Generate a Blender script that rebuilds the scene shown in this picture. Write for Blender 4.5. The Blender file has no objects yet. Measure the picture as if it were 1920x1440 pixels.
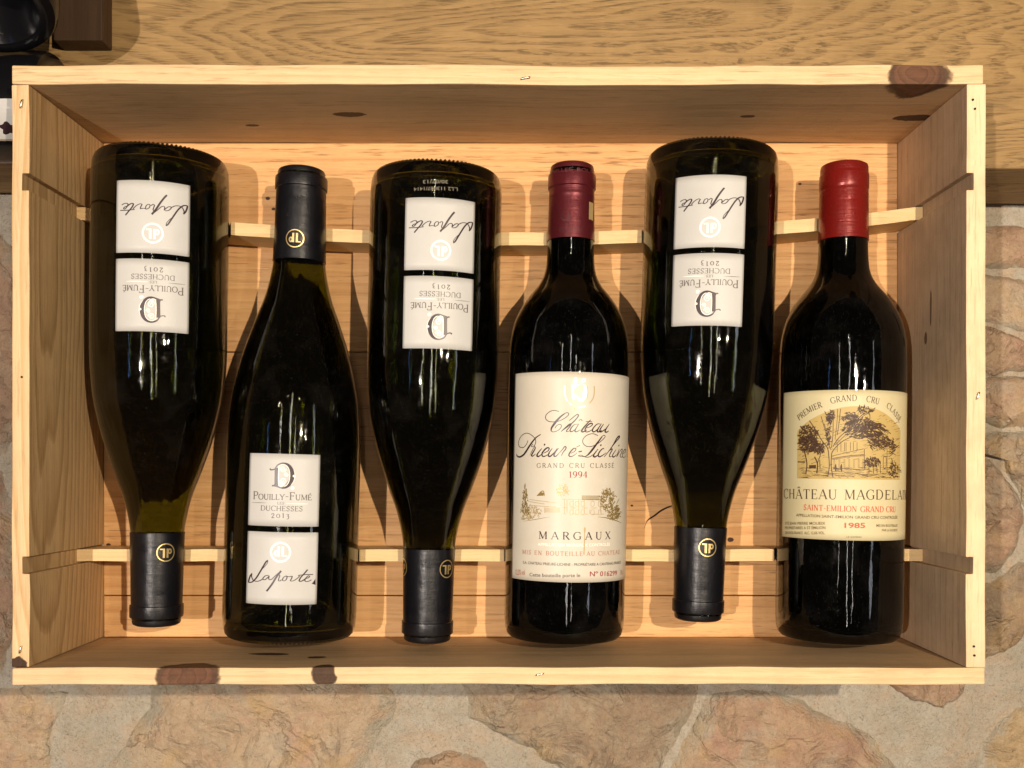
import bpy, bmesh, math, random
from mathutils import Vector, Matrix, noise

# ------------------------------------------------------------------ camera, world, lamps, exposure
scene = bpy.context.scene
COL = scene.collection
CX, CY, F = 965.0, 880.0, 1887.0            # vanishing point of the case's depth and focal length, in photo pixels


def W(px, py, d):
    """photo pixel at distance d in front of the camera -> world point (camera at the origin, looking along +Y)"""
    return Vector(((px - CX) / F * d, d, (CY - py) / F * d))


cam = bpy.data.cameras.new("camera")
cam.sensor_width = 36.0
cam.lens = 36.0 * F / 1920.0
cam.shift_x = (960.0 - CX) / 1920.0
cam.shift_y = (CY - 720.0) / 1920.0
cam.clip_start = 0.01
cam.clip_end = 100.0
cam.dof.use_dof = True
cam.dof.focus_distance = 0.60
cam.dof.aperture_fstop = 14.0
cam_o = bpy.data.objects.new("camera", cam)
cam_o.rotation_euler = (math.radians(90), 0, 0)
COL.objects.link(cam_o)
scene.camera = cam_o

world = bpy.data.worlds.new("World")
scene.world = world
world.use_nodes = True
bg = world.node_tree.nodes["Background"]
bg.inputs[0].default_value = (0.85, 0.66, 0.52, 1)
bg.inputs[1].default_value = 0.035


def lamp(name, loc, power, color, radius):
    l = bpy.data.lights.new(name, 'POINT')
    l.energy = power
    l.color = color
    l.shadow_soft_size = radius
    o = bpy.data.objects.new(name, l)
    o.location = loc
    COL.objects.link(o)
    return o


def strip(name, loc, w, h, power, color, aim=(0, 0.6, 0.05)):
    l = bpy.data.lights.new(name, 'AREA')
    l.shape = 'RECTANGLE'
    l.size, l.size_y = w, h
    l.energy = power
    l.color = color
    o = bpy.data.objects.new(name, l)
    o.location = loc
    o.rotation_euler = (Vector(aim) - Vector(loc)).to_track_quat('-Z', 'Y').to_euler()
    COL.objects.link(o)
    return o


lamp("spot_lamp_left", (-0.485, -0.85, -0.02), 52.0, (1.0, 0.87, 0.77), 0.009)
lamp("spot_lamp_right", (0.33, -0.50, 0.15), 37.0, (1.0, 0.825, 0.63), 0.007)
lamp("spot_lamp_far", (0.95, -1.15, 0.20), 13.0, (1.0, 0.86, 0.70), 0.012)
strip("room_lamp", (0.05, -1.6, 0.10), 0.034, 1.50, 1.9, (1.0, 0.93, 0.90))
strip("room_lamp", (-0.62, -1.7, 0.15), 0.022, 0.95, 0.9, (1.0, 0.90, 0.84))
strip("room_lamp", (0.42, -1.8, -0.05), 0.020, 1.10, 0.8, (1.0, 0.92, 0.86))
strip("room_lamp", (-1.45, -1.4, 0.15), 0.016, 0.55, 0.22, (0.16, 0.38, 1.0))
strip("room_lamp", (1.70, -1.2, 0.05), 0.090, 1.10, 0.9, (0.86, 0.90, 1.0))
for k, (x, z) in enumerate(((-0.16, 0.86), (0.02, 0.87), (-0.16, 0.98), (0.03, 1.0), (-0.9, 0.7), (0.7, 0.8))):
    lamp("ceiling_spot", (x, -1.9, z), 0.8, (1.0, 0.80, 0.50), 0.012)

vs = scene.view_settings
vs.view_transform = 'Standard'
vs.look = 'None'
vs.exposure = 0.28
vs.gamma = 1.0
vs.use_curve_mapping = False
scene.cycles.use_denoising = True
scene.cycles.max_bounces = 14
scene.cycles.transmission_bounces = 12
scene.cycles.glossy_bounces = 6
scene.cycles.diffuse_bounces = 4
scene.cycles.caustics_reflective = False
scene.cycles.caustics_refractive = False
scene.cycles.sample_clamp_indirect = 4.0
scene.cycles.blur_glossy = 0.3

R_ = random.Random(7)


# ------------------------------------------------------------------ material helpers
class NT:
    """tiny wrapper to write shader graphs in one line per node"""

    def __init__(self, name):
        self.m = bpy.data.materials.new(name)
        self.m.use_nodes = True
        self.t = self.m.node_tree
        self.b = self.t.nodes["Principled BSDF"]

    def set(self, sock, v):
        if v is None:
            return
        if hasattr(v, "is_output"):
            self.t.links.new(v, sock)
        elif hasattr(sock.default_value, "__len__") and not isinstance(v, (int, float)):
            n = len(sock.default_value)
            v = tuple(v)
            sock.default_value = v + (1.0,) * (n - len(v)) if len(v) < n else v[:n]
        else:
            sock.default_value = v

    def n(self, typ, ins=(), out=0, **props):
        nd = self.t.nodes.new(typ)
        for k, v in props.items():
            setattr(nd, k, v)
        items = ins.items() if isinstance(ins, dict) else enumerate(ins)
        for k, v in items:
            self.set(nd.inputs[k], v)
        return nd.outputs[out]

    def math(self, op, a, b=0.0, c=0.0, clamp=False):
        return self.n("ShaderNodeMath", (a, b, c), operation=op, use_clamp=clamp)

    def vec(self, op, a, b=(0, 0, 0), out=0):
        return self.n("ShaderNodeVectorMath", {0: a, 1: b}, out=out, operation=op)

    def noise(self, vec, scale, detail=3.0, rough=0.55, dist=0.0, out=0):
        return self.n("ShaderNodeTexNoise", {"Vector": vec, "Scale": scale, "Detail": detail, "Roughness": rough, "Distortion": dist}, out=out)

    def ramp(self, fac, stops, interp='LINEAR'):
        nd = self.t.nodes.new("ShaderNodeValToRGB")
        cr = nd.color_ramp
        cr.interpolation = interp
        while len(cr.elements) < len(stops):
            cr.elements.new(0.5)
        for e, (p, c) in zip(cr.elements, stops):
            e.position = p
            e.color = (c, c, c, 1) if isinstance(c, (int, float)) else tuple(c) + (1,)
        self.set(nd.inputs[0], fac)
        return nd.outputs[0]

    def mix(self, fac, a, b, blend='MIX'):
        nd = self.t.nodes.new("ShaderNodeMix")
        nd.data_type = 'RGBA'
        nd.blend_type = blend
        self.set(nd.inputs["Factor"], fac)
        self.set(nd.inputs["A"], a)
        self.set(nd.inputs["B"], b)
        # the RGBA sockets share names with the float ones
        self.set(nd.inputs[6], a)
        self.set(nd.inputs[7], b)
        return nd.outputs[2]

    def bump(self, h, strength, dist):
        return self.n("ShaderNodeBump", {"Strength": strength, "Distance": dist, "Height": h})

    def coords(self):
        return self.n("ShaderNodeTexCoord", out=3)

    def done(self, color=None, rough=None, normal=None, spec=None, metal=None):
        self.set(self.b.inputs["Base Color"], color)
        self.set(self.b.inputs["Roughness"], rough)
        if normal is not None:
            self.set(self.b.inputs["Normal"], normal)
        self.set(self.b.inputs["Specular IOR Level"], spec)
        self.set(self.b.inputs["Metallic"], metal)
        return self.m


def wood(name, axis, light, dark, heart=(0.0, 0.0), freq=160.0, contrast=0.6, stretch=0.10, warp=0.006, knots=(), rough=0.6,
         pores=0.0, offset=(0, 0, 0), grime=0.12, blush=None, taper=0.35, streak=0.35):
    """solid wood: growth rings round a wandering pith that runs along AXIS; HEART is the pith's place in the other two axes (metres)"""
    g = NT(name)
    co = g.vec('ADD', g.coords(), offset)
    st = [1.0, 1.0, 1.0]
    st[axis] = stretch
    cs = g.vec('MULTIPLY', co, st)                                   # long coordinate squeezed, so grain runs along it
    w1 = g.vec('SUBTRACT', g.noise(cs, 14.0, 2.0, 0.5, out=1), (0.5, 0.5, 0.5))
    w2 = g.vec('SUBTRACT', g.noise(cs, 60.0, 2.0, 0.5, out=1), (0.5, 0.5, 0.5))
    cw = g.vec('ADD', cs, g.vec('ADD', g.vec('SCALE', w1), g.vec('SCALE', w2)))
    for nd in list(g.t.nodes):
        if nd.type == 'VECT_MATH' and nd.operation == 'SCALE':
            nd.inputs["Scale"].default_value = warp * 6
    sc = [nd for nd in g.t.nodes if nd.type == 'VECT_MATH' and nd.operation == 'SCALE']
    sc[1].inputs["Scale"].default_value = warp * 0.8
    h3 = [0.0, 0.0, 0.0]
    oth = [i for i in range(3) if i != axis]
    h3[oth[0]], h3[oth[1]] = heart
    msk = [1.0, 1.0, 1.0]
    msk[axis] = taper
    rad = g.vec('LENGTH', g.vec('MULTIPLY', g.vec('SUBTRACT', cw, h3), msk), out=1)
    k = g.math('FRACT', g.math('MULTIPLY', rad, freq))
    ring = g.ramp(k, [(0.0, 0.15), (0.55, 0.45), (0.86, 1.0), (0.97, 0.55), (1.0, 0.15)])
    fst = [420.0, 420.0, 420.0]
    fst[axis] = 9.0
    fib = g.noise(g.vec('MULTIPLY', co, fst), 1.0, 4.0, 0.65)
    broad = g.noise(cs, 22.0, 3.0, 0.5)
    f = g.math('MULTIPLY', ring, contrast)
    f = g.math('ADD', f, g.math('MULTIPLY', g.math('SUBTRACT', fib, 0.5), 0.75))
    hst = [1500.0, 1500.0, 1500.0]
    hst[axis] = 70.0
    hair = g.noise(g.vec('MULTIPLY', co, hst), 1.0, 3.0, 0.7)
    f = g.math('ADD', f, g.math('MULTIPLY', g.math('SUBTRACT', hair, 0.5), 0.8))
    f = g.math('ADD', f, g.math('MULTIPLY', g.math('SUBTRACT', broad, 0.5), 0.7), clamp=True)
    col = g.mix(f, light, dark)
    if blush:
        col = g.mix(g.ramp(g.noise(cs, 9.0, 2.0), [(0.45, 0.0), (0.75, 0.75)]), col, blush)
    if pores:
        pst = [900.0, 900.0, 900.0]
        pst[axis] = 90.0
        pn = g.noise(g.vec('MULTIPLY', cw, [p if i != axis else p / stretch for i, p in enumerate(pst)]), 1.0, 2.0, 0.6)
        pm = g.math('MULTIPLY', g.ramp(pn, [(0.47, 0.0), (0.60, 1.0)]), g.ramp(k, [(0.30, 0.08), (0.72, 1.0), (0.97, 0.6), (1.0, 0.1)]))
        col = g.mix(g.math('MULTIPLY', pm, pores), col, tuple(c * 0.38 for c in dark))
    if streak:                                                       # short resin flecks and torn fibres along the grain
        sst = [760.0, 760.0, 760.0]
        sst[axis] = 42.0
        sn = g.noise(g.vec('MULTIPLY', co, sst), 1.0, 3.0, 0.6)
        patch = g.ramp(g.noise(cs, 30.0, 2.0), [(0.35, 0.2), (0.65, 1.0)])
        col = g.mix(g.math('MULTIPLY', g.math('MULTIPLY', g.ramp(sn, [(0.55, 0.0), (0.66, 1.0)]), patch), streak), col, tuple(c * 0.45 for c in dark))
        lst = [230.0, 230.0, 230.0]
        lst[axis] = 5.0
        ln = g.noise(g.vec('MULTIPLY', co, lst), 1.0, 3.0, 0.6)
        col = g.mix(g.math('MULTIPLY', g.ramp(ln, [(0.5, 0.0), (0.75, 1.0)]), streak * 0.7), col, dark)
    for (kc, kr, kcol) in knots:
        kn = g.noise(co, 1.5 / max(kr), 4.0, 0.6, 0.5)
        dv = g.vec('DIVIDE', g.vec('SUBTRACT', co, kc), kr)
        dl = g.math('ADD', g.vec('LENGTH', dv, out=1), g.math('MULTIPLY', g.math('SUBTRACT', kn, 0.5), 0.75))
        halo = g.ramp(dl, [(0.9, 0.55), (1.9, 0.0)])
        col = g.mix(halo, col, tuple(c * 0.8 for c in dark))
        krg = g.ramp(g.math('FRACT', g.math('MULTIPLY', dl, 5.0)), [(0.0, 0.0), (0.6, 0.5), (0.9, 1.0), (1.0, 0.0)])
        kc_in = g.mix(g.math('MULTIPLY', g.math('ADD', krg, kn), 0.5), kcol, tuple(c * 0.35 for c in kcol))
        col = g.mix(g.ramp(dl, [(0.78, 1.0), (0.84, 1.0), (1.0, 0.0)]), col, kc_in)
        col = g.mix(g.ramp(dl, [(0.7, 0.0), (0.88, 0.8), (1.05, 0.0)]), col, (0.035, 0.018, 0.01))
    dirt = g.noise(co, 26.0, 5.0, 0.65)
    col = g.mix(g.math('MULTIPLY', g.ramp(dirt, [(0.42, 0.0), (0.72, 1.0)]), grime), col, tuple(c * 0.45 for c in dark))
    hgt = g.math('ADD', g.math('ADD', g.math('MULTIPLY', fib, 0.7), g.math('MULTIPLY', hair, 0.5)), g.math('MULTIPLY', ring, -0.35))
    nrm = g.bump(hgt, 0.35, 0.0006)
    return g.done(col, g.math('ADD', rough, g.math('MULTIPLY', g.math('SUBTRACT', fib, 0.5), 0.25)), nrm, 0.3)


def flat(name, color, rough=0.5, metal=0.0, spec=0.4, vary=0.0, vscale=300.0, bump=0.0):
    g = NT(name)
    col = color
    nrm = None
    if vary or bump:
        co = g.coords()
        nz = g.noise(co, vscale, 4.0, 0.6)
        if vary:
            col = g.mix(g.math('MULTIPLY', nz, vary), color, tuple(c * 0.35 for c in color))
        if bump:
            nrm = g.bump(nz, bump, 0.0004)
    return g.done(col, rough, nrm, spec, metal)


def paper(name, color, stain, rough=0.45):
    g = NT(name)
    co = g.coords()
    big = g.noise(co, 45.0, 4.0, 0.6)
    fine = g.noise(co, 900.0, 3.0, 0.6)
    col = g.mix(g.math('MULTIPLY', g.ramp(big, [(0.4, 0.0), (0.8, 1.0)]), 0.35), color, stain)
    col = g.mix(g.math('MULTIPLY', fine, 0.10), col, stain)
    return g.done(col, rough, g.bump(fine, 0.12, 0.0002), 0.35)


def glass(name, color, rough=0.015):
    g = NT(name)
    co = g.coords()
    wav = g.noise(g.vec('MULTIPLY', co, (60, 60, 14)), 1.0, 3.0, 0.6)
    fine = g.noise(co, 420.0, 3.0, 0.6)
    dust = g.noise(co, 160.0, 5.0, 0.7)
    nrm = g.bump(g.math('ADD', wav, g.math('MULTIPLY', fine, 0.06)), 0.35, 0.0009)
    g.b.inputs["Transmission Weight"].default_value = 1.0
    g.b.inputs["IOR"].default_value = 1.5
    m = g.done(color, g.ramp(dust, [(0.45, rough), (0.75, rough + 0.10)]), nrm)
    # dust specks and finger smears lying on the glass
    speck = g.ramp(g.noise(co, 1500.0, 1.0, 0.5), [(0.70, 0.0), (0.76, 1.0)])
    smear = g.ramp(g.noise(co, 38.0, 5.0, 0.7), [(0.50, 0.0), (0.80, 1.0)])
    fac = g.math('ADD', g.math('MULTIPLY', speck, 0.05), g.math('MULTIPLY', smear, 0.010))
    df = g.t.nodes.new("ShaderNodeBsdfDiffuse")
    df.inputs[0].default_value = (0.55, 0.50, 0.48, 1)
    mx = g.t.nodes.new("ShaderNodeMixShader")
    g.t.links.new(fac, mx.inputs[0])
    g.t.links.new(g.b.outputs[0], mx.inputs[1])
    g.t.links.new(df.outputs[0], mx.inputs[2])
    out = [n for n in g.t.nodes if n.type == 'OUTPUT_MATERIAL'][0]
    g.t.links.new(mx.outputs[0], out.inputs[0])
    return m


def foil(name, color, rough, metal, rings, dents):
    """thin capsule foil: fine wrinkles round the neck, shallow dents, uneven sheen"""
    g = NT(name)
    co = g.coords()
    w = g.noise(g.vec('MULTIPLY', co, (45, 45, 900)), 1.0, 3.0, 0.6)
    v = g.noise(g.vec('MULTIPLY', co, (240, 240, 30)), 1.0, 3.0, 0.6)
    d = g.noise(co, 110.0, 3.0, 0.55)
    h = g.math('ADD', g.math('MULTIPLY', w, rings), g.math('ADD', g.math('MULTIPLY', v, 0.35), g.math('MULTIPLY', d, dents)))
    col = g.mix(g.math('MULTIPLY', g.ramp(d, [(0.4, 0.0), (0.7, 1.0)]), 0.35), color, tuple(c * 0.55 for c in color))
    scr = g.ramp(g.noise(g.vec('MULTIPLY', co, (300, 300, 2200)), 1.0, 2.0, 0.6), [(0.70, 0.0), (0.78, 1.0)])
    col = g.mix(g.math('MULTIPLY', scr, 0.25), col, tuple(min(1.0, c * 2 + 0.15) for c in color))
    return g.done(col, g.math('ADD', rough, g.math('MULTIPLY', g.math('SUBTRACT', d, 0.5), 0.3)), g.bump(h, 0.5, 0.0007), 0.5, metal)


def liquid(name, color, transmission):
    g = NT(name)
    g.b.inputs["Transmission Weight"].default_value = transmission
    g.b.inputs["IOR"].default_value = 1.34
    return g.done(color, 0.0 if transmission else 0.3, None, 0.3)


# ------------------------------------------------------------------ object helpers
def link(o, parent=None, world_space=True):
    COL.objects.link(o)
    if parent is not None:
        o.parent = parent
        if world_space:
            o.location = -parent.location       # vertices are written in world metres
    return o


def tag(o, label=None, category=None, group=None, kind=None):
    for k, v in (("label", label), ("category", category), ("group", group), ("kind", kind)):
        if v:
            o[k] = v
    return o


def thing(name, label, category, loc=(0, 0, 0), group=None):
    o = bpy.data.objects.new(name, None)
    o.location = loc
    o.empty_display_size = 0.02
    COL.objects.link(o)
    return tag(o, label, category, group)


def obj_bm(name, bm, mat, parent=None, smooth=False, world_space=True):
    me = bpy.data.meshes.new(name)
    bmesh.ops.recalc_face_normals(bm, faces=bm.faces)
    bm.to_mesh(me)
    bm.free()
    me.materials.append(mat)
    if smooth:
        for p in me.polygons:
            p.use_smooth = True
    return link(bpy.data.objects.new(name, me), parent, world_space)


def obj_py(name, verts, faces, mat, parent=None, smooth=False, world_space=True):
    me = bpy.data.meshes.new(name)
    me.from_pydata([tuple(v) for v in verts], [], faces)
    me.update()
    me.materials.append(mat)
    if smooth:
        for p in me.polygons:
            p.use_smooth = True
        if name in ("capsule", "glass_body"):
            me.set_sharp_from_angle(angle=math.radians(28))
    return link(bpy.data.objects.new(name, me), parent, world_space)


def bm_box(x0, x1, y0, y1, z0, z1, bevel=0.0008, bm=None):
    bm = bm or bmesh.new()
    vs_ = [bm.verts.new((x, y, z)) for x in (x0, x1) for y in (y0, y1) for z in (z0, z1)]
    for f in ((0, 1, 3, 2), (4, 6, 7, 5), (0, 4, 5, 1), (2, 3, 7, 6), (0, 2, 6, 4), (1, 5, 7, 3)):
        bm.faces.new([vs_[i] for i in f])
    bmesh.ops.recalc_face_normals(bm, faces=bm.faces)
    if bevel:
        bmesh.ops.bevel(bm, geom=list(bm.edges), offset=bevel, segments=2, profile=0.6, affect='EDGES')
    return bm


def bm_prism(outline, y0, y1, bevel=0.0006):
    """outline in X-Z, extruded along Y"""
    bm = bmesh.new()
    a = [bm.verts.new((x, y0, z)) for x, z in outline]
    b = [bm.verts.new((x, y1, z)) for x, z in outline]
    n = len(outline)
    bm.faces.new(a)
    bm.faces.new(b[::-1])
    for i in range(n):
        bm.faces.new([a[i], b[i], b[(i + 1) % n], a[(i + 1) % n]])
    bmesh.ops.recalc_face_normals(bm, faces=bm.faces)
    if bevel:
        bmesh.ops.bevel(bm, geom=list(bm.edges), offset=bevel, segments=2, profile=0.6, affect='EDGES')
    return bm


def front_edges(o, mat):
    """front-facing polygons of a board take a paler pine than its other faces"""
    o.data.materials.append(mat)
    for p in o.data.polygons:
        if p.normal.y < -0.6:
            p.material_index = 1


def wobble(o, cell=0.03, amp=0.0005):
    """planed timber is never dead straight: push the vertices about a little"""
    for v in o.data.vertices:
        v.co += noise.noise_vector(v.co / cell) * amp


def catmull(pts, per=6):
    pts = [Vector(p) for p in pts]
    if len(pts) < 3:
        a, b = pts[0], pts[-1]
        return [a.lerp(b, i / 4) for i in range(5)]
    P = [pts[0] * 2 - pts[1]] + pts + [pts[-1] * 2 - pts[-2]]
    out = []
    for i in range(1, len(P) - 2):
        p0, p1, p2, p3 = P[i - 1:i + 3]
        for k in range(per):
            t = k / per
            out.append(0.5 * ((2 * p1) + (p2 - p0) * t + (2 * p0 - 5 * p1 + 4 * p2 - p3) * t * t + (3 * p1 - p0 - 3 * p2 + p3) * t ** 3))
    out.append(pts[-1])
    return out


# ------------------------------------------------------------------ the wall behind: mortar and rubble stones
WALL_D = 0.768


def m_mortar():
    g = NT("mortar")
    co = g.coords()
    a = g.noise(co, 9.0, 5.0, 0.6)
    b = g.noise(co, 70.0, 6.0, 0.7, 0.6)
    c = g.noise(co, 330.0, 4.0, 0.65, 2.2)
    d = g.noise(co, 800.0, 2.0, 0.6)
    col = g.mix(g.ramp(a, [(0.35, 0.0), (0.7, 1.0)]), (0.58, 0.535, 0.44), (0.45, 0.41, 0.325))
    col = g.mix(g.math('MULTIPLY', g.ramp(b, [(0.42, 0.0), (0.70, 1.0)]), 0.5), col, (0.42, 0.345, 0.235))
    tan = g.ramp(g.noise(co, 17.0, 6.0, 0.7, 0.8), [(0.50, 0.0), (0.70, 0.8)])
    col = g.mix(tan, col, (0.58, 0.42, 0.27))                                                                          # stone dust trodden into the joint
    col = g.mix(g.ramp(g.noise(co, 27.0, 6.0, 0.7, 0.8), [(0.56, 0.0), (0.72, 0.65)]), col, (0.36, 0.29, 0.20))
    col = g.mix(g.math('MULTIPLY', g.ramp(c, [(0.56, 0.0), (0.64, 1.0)]), 0.6), col, (0.20, 0.15, 0.095))
    col = g.mix(g.math('MULTIPLY', g.ramp(d, [(0.66, 0.0), (0.74, 1.0)]), 0.6), col, (0.08, 0.06, 0.04))
    col = g.mix(g.math('MULTIPLY', g.ramp(c, [(0.30, 1.0), (0.38, 0.0)]), 0.5), col, (0.62, 0.56, 0.43))
    h = g.math('ADD', g.math('MULTIPLY', b, 1.0), g.math('MULTIPLY', c, -0.5))
    return g.done(col, 0.9, g.bump(h, 0.75, 0.0045), 0.15)


def m_stone(name, c1, c2, c3, off):
    g = NT(name)
    co = g.vec('ADD', g.coords(), (off, off * 0.7, -off))
    a = g.noise(co, 13.0, 6.0, 0.62, 0.4)
    b = g.noise(co, 34.0, 6.0, 0.65, 0.8)
    c = g.noise(co, 210.0, 5.0, 0.68, 2.4)
    d = g.noise(co, 480.0, 3.0, 0.7, 2.0)
    col = g.mix(g.ramp(a, [(0.36, 0.0), (0.62, 1.0)]), c1, c2)
    col = g.mix(g.ramp(b, [(0.48, 0.0), (0.68, 0.8)]), col, c3)
    col = g.mix(g.ramp(g.noise(co, 21.0, 5.0, 0.7, 1.0), [(0.56, 0.0), (0.70, 0.8)]), col, (0.57, 0.50, 0.375))      # mortar smeared over the face
    edge = g.n("ShaderNodeAttribute", out=2, attribute_name="edge")
    em = g.math('ADD', edge, g.math('MULTIPLY', g.math('SUBTRACT', g.noise(co, 45.0, 5.0, 0.65, 0.6), 0.5), 2.2))
    col = g.mix(g.ramp(em, [(0.34, 0.0), (0.86, 1.0)]), col, (0.56, 0.505, 0.385))                                       # mortar drawn over the rim
    col = g.mix(g.math('MULTIPLY', g.ramp(c, [(0.57, 0.0), (0.66, 1.0)]), 0.5), col, tuple(x * 0.42 for x in c1))
    col = g.mix(g.math('MULTIPLY', g.ramp(d, [(0.62, 0.0), (0.70, 1.0)]), 0.5), col, tuple(x * 0.25 for x in c1))
    col = g.mix(g.math('MULTIPLY', g.ramp(c, [(0.30, 1.0), (0.40, 0.0)]), 0.6), col, (0.66, 0.55, 0.41))
    col = g.mix(g.ramp(g.noise(co, 11.0, 6.0, 0.7, 0.7), [(0.50, 0.0), (0.72, 0.75)]), col, tuple(x * 0.55 for x in c3))   # brown weathering
    vein = g.noise(co, 16.0, 5.0, 0.62, 0.9)
    vm = g.math('MULTIPLY', g.ramp(vein, [(0.470, 0.0), (0.497, 1.0), (0.503, 1.0), (0.530, 0.0)]), g.ramp(a, [(0.40, 0.2), (0.60, 1.0)]))
    col = g.mix(g.math('MULTIPLY', vm, 0.45), col, tuple(x * 0.38 for x in c1))                                       # open veins, the shade of crevices put into the colour
    warm = g.ramp(g.noise(co, 26.0, 4.0, 0.6, 0.5), [(0.55, 0.0), (0.75, 0.7)])
    col = g.mix(warm, col, (0.70, 0.47, 0.21))                                                                         # iron-yellow patches
    col = g.mix(g.math('MULTIPLY', g.ramp(g.noise(co, 1100.0, 2.0, 0.6), [(0.66, 0.0), (0.74, 1.0)]), 0.7), col, (0.80, 0.72, 0.60))
    h = g.math('ADD', g.math('MULTIPLY', b, 1.6), g.math('ADD', g.math('MULTIPLY', c, -1.0), g.math('ADD', g.math('MULTIPLY', d, -0.4), g.math('MULTIPLY', vm, -0.6))))
    return g.done(col, 0.88, g.bump(h, 0.75, 0.0045), 0.2)


wall = thing("stone_wall", "rubble stone wall with pale grey mortar behind the wooden wine case", "wall", (0, WALL_D, -0.55))
MORTAR = m_mortar()
STONES = [m_stone("stone_tan", (0.64, 0.46, 0.285), (0.70, 0.56, 0.39), (0.65, 0.425, 0.295), 0.0),
          m_stone("stone_rose", (0.56, 0.36, 0.225), (0.64, 0.475, 0.315), (0.58, 0.35, 0.25), 3.1),
          m_stone("stone_grey", (0.47, 0.36, 0.245), (0.56, 0.445, 0.30), (0.49, 0.325, 0.215), 5.7),
          m_stone("stone_ochre", (0.64, 0.465, 0.26), (0.57, 0.42, 0.245), (0.68, 0.55, 0.355), 8.3)]


def wall_h(x, z):
    v = Vector((x, 0.3, z))
    return (noise.fractal(v * 9.0, 1.0, 2.0, 3) * 0.0045 + noise.fractal(v * 38.0, 1.0, 2.0, 4) * 0.0026
            + noise.fractal(v * 170.0, 1.0, 2.0, 3) * 0.0006)


def make_mortar():
    x0, x1, z0, z1, s = -0.85, 0.85, -0.55, 0.52, 0.0040
    nx, nz = int((x1 - x0) / s), int((z1 - z0) / s)
    vts, fcs = [], []
    for j in range(nz + 1):
        for i in range(nx + 1):
            x, z = x0 + i * s, z0 + j * s
            vts.append((x, WALL_D - wall_h(x, z), z))
    for j in range(nz):
        for i in range(nx):
            a = j * (nx + 1) + i
            fcs.append((a, a + 1, a + nx + 2, a + nx + 1))
    obj_py("mortar", vts, fcs, MORTAR, wall, True)


make_mortar()


def stone(poly, mat, bulge=0.007, sink=0.003, seed=0, n=120, m=34):
    pts = [W(px, py, WALL_D) for px, py in poly]
    mid = sum(pts, Vector()) / len(pts)
    pts = [mid + (q - mid) * 1.05 for q in pts]
    cx = sum(p.x for p in pts) / len(pts)
    cz = sum(p.z for p in pts) / len(pts)
    # even outline, roughened
    loop = pts + [pts[0]]
    seg = [(loop[i + 1] - loop[i]).length for i in range(len(pts))]
    tot = sum(seg)
    ring = []
    for k in range(n):
        s = tot * k / n
        i = 0
        while s > seg[i]:
            s -= seg[i]
            i += 1
        p = loop[i].lerp(loop[i + 1], s / seg[i])
        q = Vector((p.x * 60, seed * 3.7, p.z * 60))
        p = p + Vector((noise.noise(q), 0, noise.noise(q + Vector((9, 9, 9))))) * 0.0035
        q *= 4
        p = p + Vector((noise.noise(q), 0, noise.noise(q + Vector((9, 9, 9))))) * 0.0012
        ring.append(p)
    vts, fcs = [], []
    for j in range(m):
        t = j / m
        for p in ring:
            x, z = cx + (p.x - cx) * (1 - t), cz + (p.z - cz) * (1 - t)
            dome = 1 - (1 - min(1.0, t * (2.0 + 1.6 * noise.noise(Vector((p.x * 25, seed, p.z * 25)))))) ** 2.2
            v = Vector((x, seed * 1.3, z))
            rough = noise.fractal(v * 22, 1.0, 2.0, 4) * 0.0075 + noise.fractal(v * 90, 1.0, 2.0, 4) * 0.0024 - abs(noise.noise(v * 40)) * 0.0030
            hgt = wall_h(x, z) * (1 - 0.4 * dome) - sink * (1 - dome) ** 2 + dome * (bulge * 0.8 + 0.0028 + rough * 0.6)
            vts.append((x, WALL_D - hgt, z))
    vts.append((cx, WALL_D - sum(WALL_D - q[1] for q in vts[-n:]) / n, cz))
    for j in range(m - 1):
        for k in range(n):
            a, b = j * n + k, j * n + (k + 1) % n
            fcs.append((a, b, b + n, a + n))
    for k in range(n):
        fcs.append(((m - 1) * n + k, (m - 1) * n + (k + 1) % n, m * n))
    o = obj_py("stone", vts, fcs, mat, wall, True)
    at = o.data.attributes.new("edge", 'FLOAT', 'POINT')
    at.data.foreach_set("value", [max(0.0, 1.0 - (k // n) / (0.38 * m)) for k in range(m * n)] + [0.0])


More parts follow.
